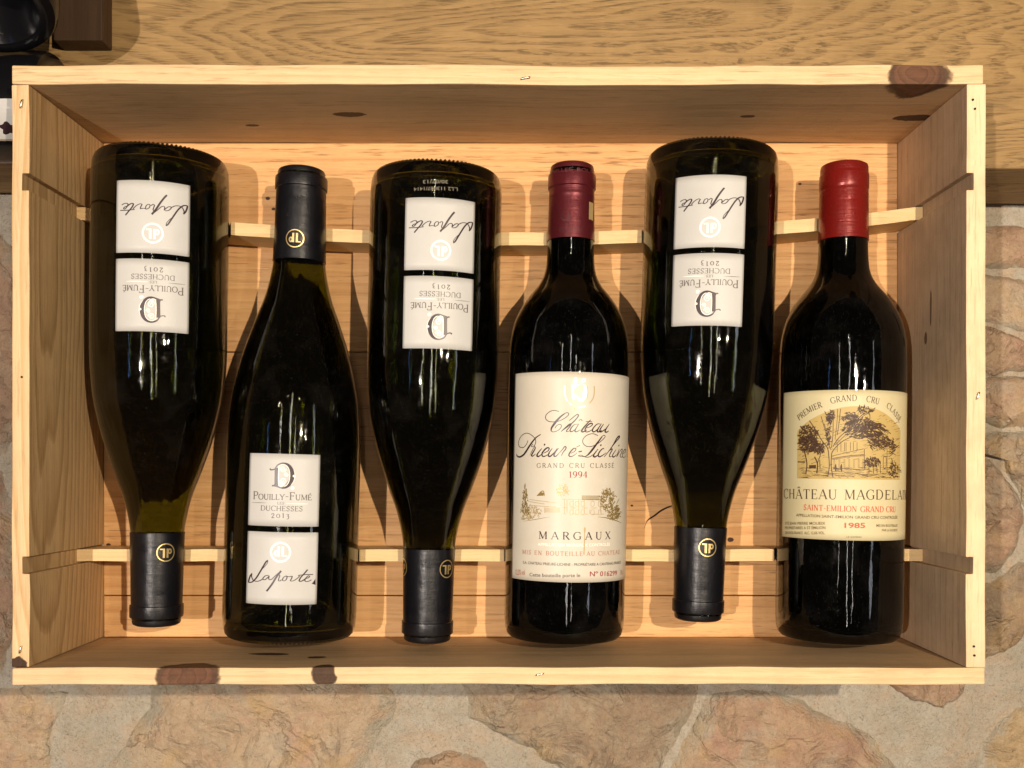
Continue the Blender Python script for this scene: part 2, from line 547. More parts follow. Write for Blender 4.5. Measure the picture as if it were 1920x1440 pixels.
for i, (poly, mi, bl) in enumerate([
    ([(-60, 1290), (60, 1280), (130, 1300), (110, 1345), (95, 1380), (100, 1440), (80, 1500), (-60, 1500)], 0, .005),
    ([(285, 1285), (520, 1265), (720, 1275), (745, 1300), (735, 1340), (715, 1375), (690, 1430), (670, 1500), (200, 1500), (208, 1430), (250, 1370), (280, 1330)], 0, .009),
    ([(862, 1270), (1120, 1262), (1310, 1280), (1300, 1330), (1270, 1385), (1235, 1450), (1215, 1500), (1060, 1500), (1050, 1440), (980, 1395), (930, 1370), (880, 1345)], 2, .008),
    ([(775, 1440), (800, 1418), (850, 1405), (900, 1420), (925, 1445), (920, 1500), (770, 1500)], 1, .006),
    ([(1325, 1302), (1390, 1290), (1500, 1308), (1540, 1335), (1600, 1352), (1640, 1395), (1680, 1440), (1700, 1500), (1240, 1500), (1255, 1440), (1290, 1380)], 1, .010),
    ([(1660, 1280), (1730, 1268), (1810, 1278), (1795, 1308), (1765, 1325), (1725, 1318), (1690, 1300)], 1, .005),
    ([(1842, 1400), (1870, 1355), (1905, 1325), (1960, 1310), (1980, 1500), (1875, 1500), (1845, 1440)], 3, .010),
    ([(1800, 420), (1880, 425), (1960, 440), (1960, 505), (1900, 500), (1860, 505), (1800, 500)], 1, .006),
    ([(1800, 610), (1860, 612), (1920, 640), (1970, 670), (1970, 690), (1900, 700), (1850, 712), (1800, 700)], 1, .006),
    ([(1810, 730), (1850, 705), (1890, 700), (1950, 720), (1960, 790), (1900, 805), (1860, 800), (1820, 780)], 1, .009),
    ([(1800, 860), (1850, 855), (1880, 900), (1905, 930), (1915, 980), (1905, 1030), (1870, 1070), (1840, 1080), (1800, 1060)], 1, .009),
    ([(1925, 985), (1990, 960), (1990, 1040), (1930, 1030)], 3, .006),
    ([(1800, 1095), (1860, 1092), (1905, 1055), (1990, 1045), (1990, 1130), (1925, 1190), (1880, 1230), (1800, 1250)], 2, .006),
    ([(1790, 520), (1850, 512), (1905, 520), (1980, 540), (1980, 640), (1915, 625), (1860, 600), (1790, 600)], 0, .005),
    ([(1800, 808), (1870, 812), (1960, 800), (1960, 960), (1925, 970), (1900, 905), (1870, 855), (1800, 845)], 2, .005),
    ([(-60, 900), (10, 880), (40, 950), (45, 1150), (10, 1270), (-60, 1270)], 1, .006),
    ([(-60, 430), (0, 440), (40, 480), (45, 800), (20, 860), (-60, 850)], 1, .006),
    ([(1300, 700), (1500, 720), (1560, 900), (1450, 1000), (1300, 960)], 2, .006),
]):
    stone([(x + (95 + 30 * math.sin(i * 2.1)) * (x >= 1950) - (80 + 30 * math.sin(i)) * (x <= -50), y) for x, y in poly], STONES[mi], bl, seed=i + 1)
# the wall goes on beyond the picture
rs = random.Random(12)
for i in range(34):
    col, row = (i % 3, i // 3) if i < 18 else ((i - 18) % 8, 6 + (i - 18) // 8)
    cx_ = (2250 + col * 330 if i < 18 else -330 + col * 370) + rs.uniform(-50, 50)
    cy_ = (560 + row * 185 if i < 18 else 1640 + (row - 6) * 210) + rs.uniform(-40, 40)
    if i >= 18 or rs.random() < 0.95:
        a0 = rs.uniform(0, 6.28)
        stone([(cx_ + 150 * rs.uniform(0.75, 1.1) * math.cos(a0 + k * 0.785), cy_ + 85 * rs.uniform(0.75, 1.1) * math.sin(a0 + k * 0.785)) for k in range(8)], STONES[rs.randrange(4)], 0.007, seed=60 + i, n=60, m=14)
for i in range(12):
    cx_, cy_ = -360 - (i % 2) * 330 + rs.uniform(-50, 50), 520 + (i // 2) * 190 + rs.uniform(-40, 40)
    a0 = rs.uniform(0, 6.28)
    stone([(cx_ + 150 * rs.uniform(0.75, 1.1) * math.cos(a0 + k * 0.785), cy_ + 85 * rs.uniform(0.75, 1.1) * math.sin(a0 + k * 0.785)) for k in range(8)], STONES[rs.randrange(4)], 0.007, seed=110 + i, n=60, m=14)

# ------------------------------------------------------------------ oak beam across the wall
M_OAK = wood("oak", 0, (0.41, 0.262, 0.105), (0.225, 0.133, 0.050), heart=(-0.030, 0.095), freq=270.0, contrast=0.45, stretch=0.15,
             warp=0.011, pores=0.72, rough=0.55, grime=0.25, offset=(-0.06, 0, 0), taper=1.2, streak=0.5)
BEAM_D = 0.6685
beam = obj_bm("oak_beam", bm_box(-0.85, 0.85, 0, 0.088, 0, 0.30, 0.0015), M_OAK)
bb = W(965, 306, BEAM_D)
beam.location = (0, BEAM_D, bb.z)
beam.rotation_euler = (0, math.radians(0.62), 0)
tag(beam, "thick oak beam with bold cathedral grain running above and behind the wine case", "beam")

# ------------------------------------------------------------------ the bottles: where they stand
ROOT_D = 0.6187


def profile_spline(pts, step=0.0022):
    """(radius, height) polyline -> smooth sampled polyline (monotone cubic in the parameter of the list)"""
    out = []
    v = catmull([Vector((r, h, 0)) for r, h in pts], 5)
    for p in v:
        out.append((max(p.x, 0.0), p.y))
    return out


BURG = [(0.0402, 0.012), (0.0403, 0.030), (0.0403, 0.070), (0.0402, 0.105), (0.0399, 0.122), (0.0389, 0.137), (0.0371, 0.151), (0.0321, 0.172),
        (0.0252, 0.193), (0.0203, 0.2065), (0.0171, 0.2197), (0.0156, 0.2305), (0.0150, 0.245), (0.0146, 0.262)]
BORD = [(0.0371, 0.012), (0.0372, 0.060), (0.0373, 0.120), (0.0373, 0.160), (0.0371, 0.172), (0.0364, 0.1825), (0.0342, 0.1927), (0.0304, 0.2012), (0.0257, 0.2085),
        (0.0198, 0.2160), (0.0164, 0.2225), (0.0149, 0.2305), (0.0143, 0.245), (0.0139, 0.262)]


class Kind:
    def __init__(self, body, scale=1.0, H=0.286):
        self.body = [(r * scale, h) for r, h in body]
        self.smooth = profile_spline(self.body)
        self.H = H
        self.R = self.body[1][0]

    def r(self, h):
        s = self.smooth
        if h <= s[0][1]:
            return s[0][0]
        for i in range(len(s) - 1):
            if s[i][1] <= h <= s[i + 1][1] and s[i + 1][1] > s[i][1]:
                t = (h - s[i][1]) / (s[i + 1][1] - s[i][1])
                return s[i][0] + (s[i + 1][0] - s[i][0]) * t
        return s[-1][0]


K_BURG = Kind(BURG, 1.0, 0.286)
K_BORD = Kind(BORD, 0.995, 0.2905)
K_BORD2 = Kind(BORD, 1.014, 0.2905)


class Spot:
    """a bottle's place: base and neck as photo pixels at the depth of its axis"""

    def __init__(self, kind, bx, nx, zb, zn, d):
        self.kind, self.d = kind, d
        b = Vector(((bx - CX) / F * d, d, zb))
        n = Vector(((nx - CX) / F * d, d, zn))
        z = (n - b).normalized()
        y = Vector((0, 1, 0))
        x = y.cross(z).normalized()
        self.M = Matrix(((x.x, y.x, z.x, b.x), (x.y, y.y, z.y, b.y), (x.z, y.z, z.z, b.z), (0, 0, 0, 1)))
        self.Mi = self.M.inverted()
        self.z, self.b = z, b

    def hit(self, px, py, R=None):
        """photo pixel -> (angle round the axis from the front, height above the base) on the bottle's wall"""
        o = self.Mi @ Vector((0, 0, 0))
        dr = (self.Mi.to_3x3() @ Vector(((px - CX) / F, 1, (CY - py) / F)))
        R = R or self.kind.R
        for _ in range(4):
            a = dr.x ** 2 + dr.y ** 2
            b = o.x * dr.x + o.y * dr.y
            c = o.x ** 2 + o.y ** 2 - R * R
            disc = max(b * b - a * c, 0.0)
            t = (-b - math.sqrt(disc)) / a
            p = o + dr * t
            if R == self.kind.R:
                break
        return math.atan2(p.x, -p.y), p.z

    def at_world_z(self, z):
        """(X of the axis, radius) where the bottle crosses the world height z"""
        t = (z - self.b.z) / self.z.z
        return self.b.x + self.z.x * t, (self.kind.r(t) if -0.002 < t < self.kind.H else 0.0)


S1 = Spot(K_BURG, 303, 293.5, 0.1905, -0.0955, ROOT_D)
S2 = Spot(K_BURG, 543, 566, -0.1020, 0.1840, ROOT_D)
S3 = Spot(K_BURG, 819, 801, 0.1805, -0.1050, ROOT_D)
S4 = Spot(K_BORD, 1057, 1073, -0.1030, 0.1877, ROOT_D + 0.003)
S5 = Spot(K_BURG, 1335, 1308, 0.1935, -0.0925, ROOT_D)
S6 = Spot(K_BORD2, 1571, 1583, -0.1030, 0.1877, ROOT_D + 0.002)
SPOTS = [S1, S2, S3, S4, S5, S6]

# ------------------------------------------------------------------ the wine case
D0, D1 = 0.5587, 0.6587
XL, XR = -0.2694, 0.2508
XLo, XRo = -0.2792, 0.2614
ZT, ZB = 0.2138, -0.1101
ZTo, ZBo = 0.2244, -0.1196
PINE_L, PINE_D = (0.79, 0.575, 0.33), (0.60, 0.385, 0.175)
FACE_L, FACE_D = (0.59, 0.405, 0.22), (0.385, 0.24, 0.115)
BROWN = (0.17, 0.072, 0.034)
DARKK = (0.07, 0.030, 0.014)
kt = W(1722, 145, D0)
K_TOP = [((kt.x, 0.553, 0.2185), (0.0195, 0.030, 0.013), BROWN), ((W(1715, 218, 0.612).x, 0.612, 0.2138), (0.014, 0.0055, 0.006), DARKK),
         ((W(655, 214, 0.606).x, 0.606, 0.2138), (0.010, 0.0042, 0.006), DARKK), ((W(1403, 218, 0.610).x, 0.610, 0.2138), (0.0045, 0.0026, 0.006), DARKK),
         ((W(474, 236, 0.626).x, 0.626, 0.2138), (0.0045, 0.0022, 0.006), DARKK)]
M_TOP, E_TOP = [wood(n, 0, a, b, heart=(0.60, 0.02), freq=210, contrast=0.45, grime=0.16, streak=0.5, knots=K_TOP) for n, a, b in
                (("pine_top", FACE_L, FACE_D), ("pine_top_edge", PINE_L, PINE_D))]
k1, k2 = W(350, 1268, D0), W(607, 1268, D0)
K_BOT = [((k1.x + 0.31, 0.552 + 0.02, -0.1165), (0.019, 0.024, 0.022), BROWN), ((k2.x + 0.31, 0.556 + 0.02, -0.1135), (0.0075, 0.012, 0.009), DARKK),
         ((k2.x + 0.30, 0.590 + 0.02, -0.1100), (0.006, 0.0035, 0.004), DARKK), ((k2.x + 0.27, 0.600 + 0.02, -0.1100), (0.012, 0.004, 0.004), DARKK)]
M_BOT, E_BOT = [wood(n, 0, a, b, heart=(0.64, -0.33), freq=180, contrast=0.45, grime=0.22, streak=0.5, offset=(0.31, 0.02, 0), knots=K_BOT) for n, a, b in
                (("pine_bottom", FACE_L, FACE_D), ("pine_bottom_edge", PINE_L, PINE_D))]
K_LEFT = [((-0.276, 0.5587, -0.1085 - 0.16), (0.006, 0.006, 0.0045), DARKK)]
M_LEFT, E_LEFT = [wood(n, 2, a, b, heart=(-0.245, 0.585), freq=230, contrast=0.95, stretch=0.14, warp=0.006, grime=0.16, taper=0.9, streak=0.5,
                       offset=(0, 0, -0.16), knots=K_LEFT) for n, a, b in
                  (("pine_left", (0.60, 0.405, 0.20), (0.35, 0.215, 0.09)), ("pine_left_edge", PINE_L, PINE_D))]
K_RIGHT = [((0.2508, 0.607, 0.098), (0.004, 0.0013, 0.012), (0.22, 0.13, 0.07)), ((0.2508, 0.614, 0.080), (0.004, 0.0022, 0.004), (0.20, 0.11, 0.06))]
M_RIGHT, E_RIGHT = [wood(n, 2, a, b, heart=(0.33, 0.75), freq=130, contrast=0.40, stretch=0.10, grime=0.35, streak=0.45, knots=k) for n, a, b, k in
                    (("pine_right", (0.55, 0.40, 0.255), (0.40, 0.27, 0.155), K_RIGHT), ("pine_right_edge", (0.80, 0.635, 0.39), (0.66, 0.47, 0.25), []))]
M_PLANK = wood("pine_back", 0, (0.78, 0.465, 0.20), (0.54, 0.255, 0.085), heart=(0.615, 0.02), freq=150, contrast=0.45, stretch=0.07, warp=0.005,
               grime=0.12, blush=(0.66, 0.335, 0.155), streak=0.75,
               knots=[((W(x, y, D1).x, D1, W(x, y, D1).z), (r, 0.004, r * 0.7), DARKK) for x, y, r in
                      [(502, 372, .0016), (513, 392, .0014), (1500, 345, .0012), (1635, 422, .0014), (203, 1022, .0018), (1370, 1012, .0022),
                       (1185, 948, .0010), (655, 1040, .0010)]])
M_RAIL = wood("pine_rail", 0, (0.78, 0.57, 0.29), (0.60, 0.38, 0.16), heart=(0.5, 0.3), freq=200, contrast=0.3, grime=0.06)
M_STEEL = flat("staple_steel", (0.75, 0.66, 0.50), 0.3, 1.0, 0.5)
M_HOLE = flat("nail_hole", (0.03, 0.02, 0.012), 0.9, 0.0, 0.1)

case = thing("wine_case", "open pine wine case holding six bottles, mounted against the oak beam", "crate", (0, 0.61, ZBo))


def long_board(name, z0, z1, x0, x1, mat, edge):
    """a board cut into short lengths so that it can bow and dent a little"""
    bm = bm_box(x0, x1, D0, D1 + 0.008, z0, z1, 0.0)
    for k in range(1, 36):
        x = x0 + (x1 - x0) * k / 36
        bmesh.ops.bisect_plane(bm, geom=bm.verts[:] + bm.edges[:] + bm.faces[:], plane_co=(x, 0, 0), plane_no=(1, 0, 0))
    sharp = [e for e in bm.edges if len(e.link_faces) == 2 and e.calc_face_angle(0) > 0.5]
    bmesh.ops.bevel(bm, geom=sharp, offset=0.0008, segments=2, profile=0.6, affect='EDGES')
    o = obj_bm(name, bm, mat, case)
    front_edges(o, edge)
    wobble(o, 0.05, 0.0009)
    return o


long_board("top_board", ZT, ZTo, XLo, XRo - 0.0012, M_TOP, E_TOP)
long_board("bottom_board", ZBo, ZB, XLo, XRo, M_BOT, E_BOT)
GU, GL, GH, GD = 0.1596, -0.0536, 0.0047, 0.0040      # grooves for the rails: heights, half height, depth


def side_outline(inner, outer):
    s = 1 if outer > inner else -1
    g = inner + s * GD
    top, bot = ZT - 0.0002, ZB + 0.0002
    return [(outer, bot), (inner, bot), (inner, GL - GH), (g, GL - GH), (g, GL + GH), (inner, GL + GH), (inner, GU - GH), (g, GU - GH), (g, GU + GH),
            (inner, GU + GH), (inner, top), (outer, top)]




def side_board(inner, outer, y0, mat, edge):
    bm = bm_prism(side_outline(inner, outer), y0, D1 + 0.008)
    for k in range(1, 24):
        z = ZB + (ZT - ZB) * k / 24
        bmesh.ops.bisect_plane(bm, geom=bm.verts[:] + bm.edges[:] + bm.faces[:], plane_co=(0, 0, z), plane_no=(0, 0, 1))
    o = obj_bm("side_board", bm, mat, case)
    front_edges(o, edge)
    wobble(o, 0.045, 0.0008)


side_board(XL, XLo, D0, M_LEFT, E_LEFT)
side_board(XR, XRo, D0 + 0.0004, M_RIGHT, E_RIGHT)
seams = [ZT + 0.0, 0.0768, -0.0827, ZB - 0.0]
for i in range(3):
    z1, z0 = seams[i] - 0.00035, seams[i + 1] + 0.00035
    obj_bm("plank", bm_box(XL + 0.0003, XR - 0.0003, D1 + 0.0003 * i, D1 + 0.0078, z0, z1, 0.0006), M_PLANK, case)


def rail(zc, bow, th):
    """slat scalloped to cradle each bottle"""
    n = 620
    depth = 0.0310
    xs0, xs1 = XL - GD + 0.0003, XR + GD - 0.0003
    vts, fcs = [], []
    for i in range(n + 1):
        x = xs0 + (xs1 - xs0) * i / n
        u = 2 * (x - XL) / (XR - XL) - 1
        z = zc - bow * max(0.0, 1 - u * u)
        y = D1 - depth
        for s in SPOTS:
            ax, r = s.at_world_z(z)
            if r <= 0:
                continue
            rr = r + (0.0016 if r < 0.03 else 0.0009)
            dx = abs(x - ax)
            if dx < rr:
                y = max(y, s.d + math.sqrt(rr * rr - dx * dx)) if dx < rr * 0.985 or r > 0.03 else y
        y = min(y, D1 - 0.0006)
        e = noise.noise(Vector((x * 60, zc * 9, 0))) * 0.0003
        vts += [(x, D1 - 0.0001, z - th), (x, y, z - th + e), (x, y, z + th + e), (x, D1 - 0.0001, z + th)]
    for i in range(n):
        a, b = i * 4, i * 4 + 4
        for k in range(4):
            fcs.append((a + k, a + (k + 1) % 4, b + (k + 1) % 4, b + k))
    fcs += [(3, 2, 1, 0), (n * 4, n * 4 + 1, n * 4 + 2, n * 4 + 3)]
    obj_py("rail", vts, fcs, M_RAIL, case)


rail(GU, 0.0160, 0.0040)
rail(GL, 0.0, 0.0037)


def staple(px, py, w, h, d=D0):
    p = W(px, py, d)
    bm = bmesh.new()
    pts = catmull([(p.x - w / 2, d + 0.002, p.z - h / 2), (p.x - w / 2, d - 0.0006, p.z - h / 2), (p.x, d - 0.0011, p.z), (p.x + w / 2, d - 0.0006, p.z + h / 2), (p.x + w / 2, d + 0.002, p.z + h / 2)], 4)
    r = 0.0006
    rings = []
    for q in pts:
        rings.append([bm.verts.new((q.x + r * math.cos(a) * (1 if h > w else 0.4), q.y + r * 0.5 * math.sin(a), q.z + r * math.cos(a) * (0.4 if h > w else 1))) for a in [k * math.pi / 3 for k in range(6)]])
    for a, b in zip(rings, rings[1:]):
        for k in range(6):
            bm.faces.new([a[k], a[(k + 1) % 6], b[(k + 1) % 6], b[k]])
    obj_bm("staple", bm, M_STEEL, case, True)


staple(41, 195, 0.0008, 0.0045)
staple(39, 1218, 0.0008, 0.0040)
staple(1833, 742, 0.0010, 0.0040)
staple(985, 147, 0.0050, 0.0008)
staple(1012, 1264, 0.0045, 0.0008)


def nail_hole(px, py):
    p = W(px, py, D0)
    bm = bmesh.new()
    bmesh.ops.create_cone(bm, cap_ends=True, segments=10, radius1=0.00065, radius2=0.00065, depth=0.0006, matrix=Matrix.Translation((p.x, D0, p.z)) @ Matrix.Rotation(math.pi / 2, 4, 'X'))
    obj_bm("nail_hole", bm, M_HOLE, case)


for q in ((1824, 187), (1828, 204), (1826, 1212), (1827, 1229), (41, 707)):
    nail_hole(*q)

# the drying crack in the back board
cr = catmull([W(x, y, D1) for x, y in ((1208, 990), (1214, 976), (1228, 966), (1240, 957), (1258, 949), (1275, 946))], 6)
cv, cf = [], []
for i, p in enumerate(cr):
    w = 0.0006 * math.sin(math.pi * (i + 0.5) / len(cr)) + 0.0001
    cv += [(p.x, D1 - 0.0003, p.z - w), (p.x, D1 - 0.0003, p.z + w)]
    if i:
        cf.append((2 * i - 2, 2 * i, 2 * i + 1, 2 * i - 1))
obj_py("crack", cv, cf, M_HOLE, case)


# ------------------------------------------------------------------ lettering
def arc(cx, cy, rx, ry, a0, a1, n=14):
    return [(cx + rx * math.cos(math.radians(a0 + (a1 - a0) * i / n)), cy + ry * math.sin(math.radians(a0 + (a1 - a0) * i / n))) for i in range(n + 1)]


def bez(pts):
    return [(p.x, p.y) for p in catmull([(x, y, 0) for x, y in pts], 5)]


# each glyph: advance, list of (points, 'T' thick | 't' thin | 'd' by direction), list of serif spots
def _st(x, y0=0.0, y1=1.0):
    return ([(x, y0), (x, y1)], 'T')


def _th(*p):
    return (list(p), 't')


BOWL_P = [(.14, .99)] + arc(.34, .745, .25, .245, 90, -90) + [(.14, .5)]
SER = {
    'A': (.80, [_th((.06, 0), (.40, 1)), ([(.40, 1), (.74, 0)], 'T'), _th((.18, .34), (.62, .34))], [(.06, 0), (.74, 0)]),
    'B': (.66, [_st(.14), (BOWL_P, 'd'), ([(.14, .5)] + arc(.34, .25, .27, .245, 90, -90) + [(.14, .01)], 'd')], [(.14, 0), (.14, 1)]),
    'C': (.80, [(arc(.46, .5, .40, .5, 48, 312, 22), 'd'), _th((.73, .70), (.73, .98))], []),
    'D': (.82, [_st(.14), ([(.14, .99)] + arc(.34, .5, .42, .49, 90, -90, 18) + [(.14, .01)], 'd')], [(.14, 0), (.14, 1)]),
    'E': (.64, [_st(.14), _th((.14, .98), (.55, .98)), _th((.14, .52), (.44, .52)), _th((.14, .02), (.58, .02)), _th((.55, .98), (.55, .82)), _th((.58, .02), (.60, .2)), _th((.44, .43), (.44, .61))], [(.14, 0), (.14, 1)]),
    'F': (.60, [_st(.14), _th((.14, .98), (.55, .98)), _th((.14, .52), (.44, .52)), _th((.55, .98), (.55, .80)), _th((.44, .43), (.44, .61))], [(.14, 0), (.14, 1)]),
    'G': (.86, [(arc(.46, .5, .40, .5, 48, 312, 22), 'd'), _th((.73, .70), (.73, .98)), _st(.74, .06, .44)], [(.74, .44)]),
    'H': (.82, [_st(.14), _st(.68), _th((.14, .52), (.68, .52))], [(.14, 0), (.14, 1), (.68, 0), (.68, 1)]),
    'I': (.30, [_st(.15)], [(.15, 0), (.15, 1)]),
    'L': (.62, [_st(.14), _th((.14, .02), (.56, .02)), _th((.56, .02), (.58, .22))], [(.14, 0), (.14, 1)]),
    'M': (.98, [_th((.12, 0), (.14, 1)), ([(.14, 1), (.48, .06)], 'T'), _th((.48, .06), (.82, 1)), _st(.84)], [(.12, 0), (.12, 1), (.84, 0), (.84, 1)]),
    'N': (.86, [_th((.14, 0), (.14, 1)), ([(.14, 1), (.70, 0)], 'T'), _th((.70, 0), (.70, 1))], [(.14, 0), (.10, 1), (.70, 1)]),
    'O': (.88, [(arc(.44, .5, .38, .5, 0, 360, 30), 'd')], []),
    'P': (.62, [_st(.14), (BOWL_P, 'd')], [(.14, 0), (.14, 1)]),
    'R': (.72, [_st(.14), (BOWL_P, 'd'), ([(.36, .5), (.68, 0)], 'T')], [(.14, 0), (.14, 1), (.68, 0)]),
    'S': (.60, [(bez([(.50, .80), (.40, .97), (.22, .97), (.11, .80), (.17, .61), (.40, .45), (.50, .26), (.40, .05), (.20, .03), (.09, .20)]), 's'), _th((.50, .76), (.50, .97)), _th((.09, .03), (.09, .24))], []),
    'T': (.72, [_st(.36), _th((.05, .98), (.67, .98)), _th((.05, .98), (.04, .80)), _th((.67, .98), (.68, .80))], [(.36, 0)]),
    'U': (.82, [([(.14, 1), (.14, .35)] + arc(.40, .33, .26, .33, 180, 360, 12)[1:-1] + [(.66, .33), (.66, 1)], 'u')], [(.14, 1), (.66, 1)]),
    'X': (.78, [([(.10, 1), (.68, 0)], 'T'), _th((.66, 1), (.10, 0))], [(.10, 1), (.68, 0), (.66, 1), (.10, 0)]),
    'Y': (.74, [([(.06, 1), (.37, .48)], 'T'), _th((.68, 1), (.37, .48)), _st(.37, 0, .5)], [(.06, 1), (.68, 1), (.37, 0)]),
    '-': (.42, [_th((.06, .42), (.36, .42))], []),
    ' ': (.42, [], []),
    '1': (.46, [_st(.26), _th((.26, .98), (.10, .84))], [(.26, 0)]),
    '9': (.60, [(arc(.30, .68, .22, .31, 0, 360, 22), 'd'), (bez([(.52, .68), (.50, .35), (.36, .10), (.14, .02)]), 'd')], []),
    '4': (.62, [_th((.42, 1), (.06, .28)), _th((.06, .28), (.58, .28)), _st(.42)], [(.42, 0)]),
    '2': (.62, [(bez([(.10, .70), (.16, .92), (.34, .99), (.48, .84), (.46, .62), (.28, .34), (.08, .06)]), 'd'), ([(.08, .05), (.56, .05)], 'T')], []),
    '0': (.66, [(arc(.33, .42, .26, .40, 0, 360, 24), 'd')], []),
    '3': (.56, [(bez([(.10, .72), (.26, .80), (.42, .68), (.36, .48), (.20, .40)]), 'd'), (bez([(.20, .40), (.42, .30), (.46, .02), (.30, -.22), (.10, -.26)]), 'd')], []),
}
ACCENT = {'É': ('E', [[(.28, 1.10), (.48, 1.30)]]), 'Â': ('A', [[(.24, 1.10), (.40, 1.26)], [(.40, 1.26), (.56, 1.10)]])}


def stroke_width(kind, a, b, T, t):
    if kind == 'T':
        return T
    if kind == 't':
        return t
    dx, dy = b[0] - a[0], b[1] - a[1]
    l = math.hypot(dx, dy) or 1
    if kind == 's':
        k = abs(dx / l * 0.6 - dy / l * 0.75)
        return t + (T - t) * min(1, k) ** 1.5
    if kind == 'u':
        return (T if a[0] < 0.3 else t) if abs(dy / l) > 0.9 else t * 1.4
    return t + (T - t) * abs(dy / l) ** 2


def serif_text(s, T=0.15, t=0.06, small=None, track=0.10):
    """list of ribbons [(points, widths)] in cap-height units, and total width; SMALL: scale of letters written in lower case"""
    x, out = 0.0, []
    for ch in s:
        k = 1.0
        if small and ch.islower():
            k = small
        ch = ch.upper()
        acc = []
        if ch in ACCENT:
            ch, acc = ACCENT[ch]
        adv, strokes, sf = SER[ch]
        for pts, kind in strokes:
            ws = []
            for i in range(len(pts)):
                a, b = pts[max(0, i - 1)], pts[min(len(pts) - 1, i + 1)]
                ws.append(stroke_width(kind, a, b, T, t) * (0.5 + 0.5 * k))
            out.append(([(x + p[0] * k, p[1] * k) for p in pts], ws))
        for p in acc:
            out.append(([(x + q[0] * k, q[1] * k) for q in p], [T * 0.6] * len(p)))
        for sx, sy in sf:
            y = sy + (t / 2 if sy == 0 else -t / 2)
            out.append(([(x + (sx - .11) * k, y * k), (x + (sx + .11) * k, y * k)], [t * 0.9] * 2))
        x += (adv + track) * k
    return out, x - track


_fcache = {}


def font_text(s, bold=0.0):
    """plain sans lettering from the built-in font: (verts, faces, width) with cap height 1"""
    key = (s, bold)
    if key in _fcache:
        return _fcache[key]
    cu = bpy.data.curves.new("lettering_source", 'FONT')
    cu.body = s
    cu.size = 1.0
    cu.offset = bold
    cu.resolution_u = 3
    ob = bpy.data.objects.new("lettering_source", cu)
    COL.objects.link(ob)
    dg = bpy.context.evaluated_depsgraph_get()
    me = ob.evaluated_get(dg).to_mesh()
    vts = [(v.co.x, v.co.y) for v in me.vertices]
    fcs = [tuple(p.vertices) for p in me.polygons]
    ob.evaluated_get(dg).to_mesh_clear()
    bpy.data.objects.remove(ob)
    bpy.data.curves.remove(cu)
    x0, x1 = min(v[0] for v in vts), max(v[0] for v in vts)
    cap = 0.70
    vts = [((v[0] - x0) / cap, v[1] / cap) for v in vts]
    _fcache[key] = (vts, fcs, (x1 - x0) / cap)
    return _fcache[key]


class Print:
    """ink on a bottle: everything is collected as (arc length, height) in metres and wrapped round the wall"""

    def __init__(self, spot, th0=0.0, R=None):
        self.spot, self.th0 = spot, th0
        self.R = R or spot.kind.R
        self.v, self.f = [], []

    def q(self, px, py):
        th, h = self.spot.hit(px, py, self.R)
        return Vector((self.R * (th - self.th0), h))

    def ribbon(self, pts, ws):
        pts = [Vector(p) for p in pts]
        if len(pts) < 2:
            return
        base = len(self.v)
        for i, p in enumerate(pts):
            a, b = pts[max(0, i - 1)], pts[min(len(pts) - 1, i + 1)]
            d = b - a
            if d.length < 1e-9:
                d = Vector((1, 0))
            d.normalize()
            w = ws[i] / 2 if hasattr(ws, "__len__") else ws / 2
            nv = Vector((-d.y, d.x)) * w
            self.v += [p - nv, p + nv]
            if i:
                k = base + 2 * i
                self.f.append((k - 2, k, k + 1, k - 1))

    def pen(self, pts_px, w_px, kind='mid', thin=0.30):
        """freehand stroke traced in photo pixels; kind: mid = swelling in the middle, even, dir = thicker when steep"""
        c = [self.q(*p) for p in pts_px]
        c = [Vector((p.x, p.y)) for p in catmull([(p.x, p.y, 0) for p in c], 6)]
        w = w_px / 3070.0
        ws = []
        for i, p in enumerate(c):
            t = i / (len(c) - 1)
            if kind == 'mid':
                k = thin + (1 - thin) * math.sin(math.pi * t) ** 1.2
            elif kind == 'dir':
                d = c[min(i + 1, len(c) - 1)] - c[max(i - 1, 0)]
                k = thin + (1 - thin) * (abs(d.y) / (d.length + 1e-9)) ** 1.5
            else:
                k = 1.0
            ws.append(w * k)
        self.ribbon(c, ws)

    def poly(self, pts):
        b = len(self.v)
        self.v += [Vector(p) for p in pts]
        self.f.append(tuple(range(b, b + len(pts))))

    def text(self, s, p0, p1, cap_px, serif=True, squeeze=None, bold=0.012, **kw):
        """text from baseline pixel p0 to p1"""
        a, b = self.q(*p0), self.q(*p1)
        self.text_m(s, a, b, cap_px / 3070.0, serif, bold, **kw)

    def text_m(self, s, a, b, cap, serif=True, bold=0.012, **kw):
        ex = (b - a)
        L = ex.length
        ex.normalize()
        ey = Vector((-ex.y, ex.x))
        if serif:
            rib, w = serif_text(s, **kw)
            sx = L / w
            for pts, ws in rib:
                fine = []
                fw = []
                for i in range(len(pts)):
                    fine.append(a + ex * (pts[i][0] * sx) + ey * (pts[i][1] * cap))
                    fw.append(ws[i] * (cap + sx) / 2)
                self.ribbon(fine, fw)
        else:
            vts, fcs, w = font_text(s, bold)
            sx = L / w
            base = len(self.v)
            self.v += [a + ex * (v[0] * sx) + ey * (v[1] * cap) for v in vts]
            self.f += [tuple(i + base for i in f) for f in fcs]

    def build(self, name, mat, parent, lift=0.00035):
        if not self.v:
            return None
        vts = []
        for p in self.v:
            th = p.x / self.R + self.th0 * 0
            r = self.spot.kind.r(p.y) + lift if self.R == self.spot.kind.R else self.R + lift
            vts.append((r * math.sin(th), -r * math.cos(th), p.y))
        o = obj_py(name, vts, self.f, mat, parent, False, False)
        if len(self.f) > 40 or name in ("crest_scroll", "motto"):
            o["kind"] = "stuff"                     # ink strokes too small to pick apart
        return o


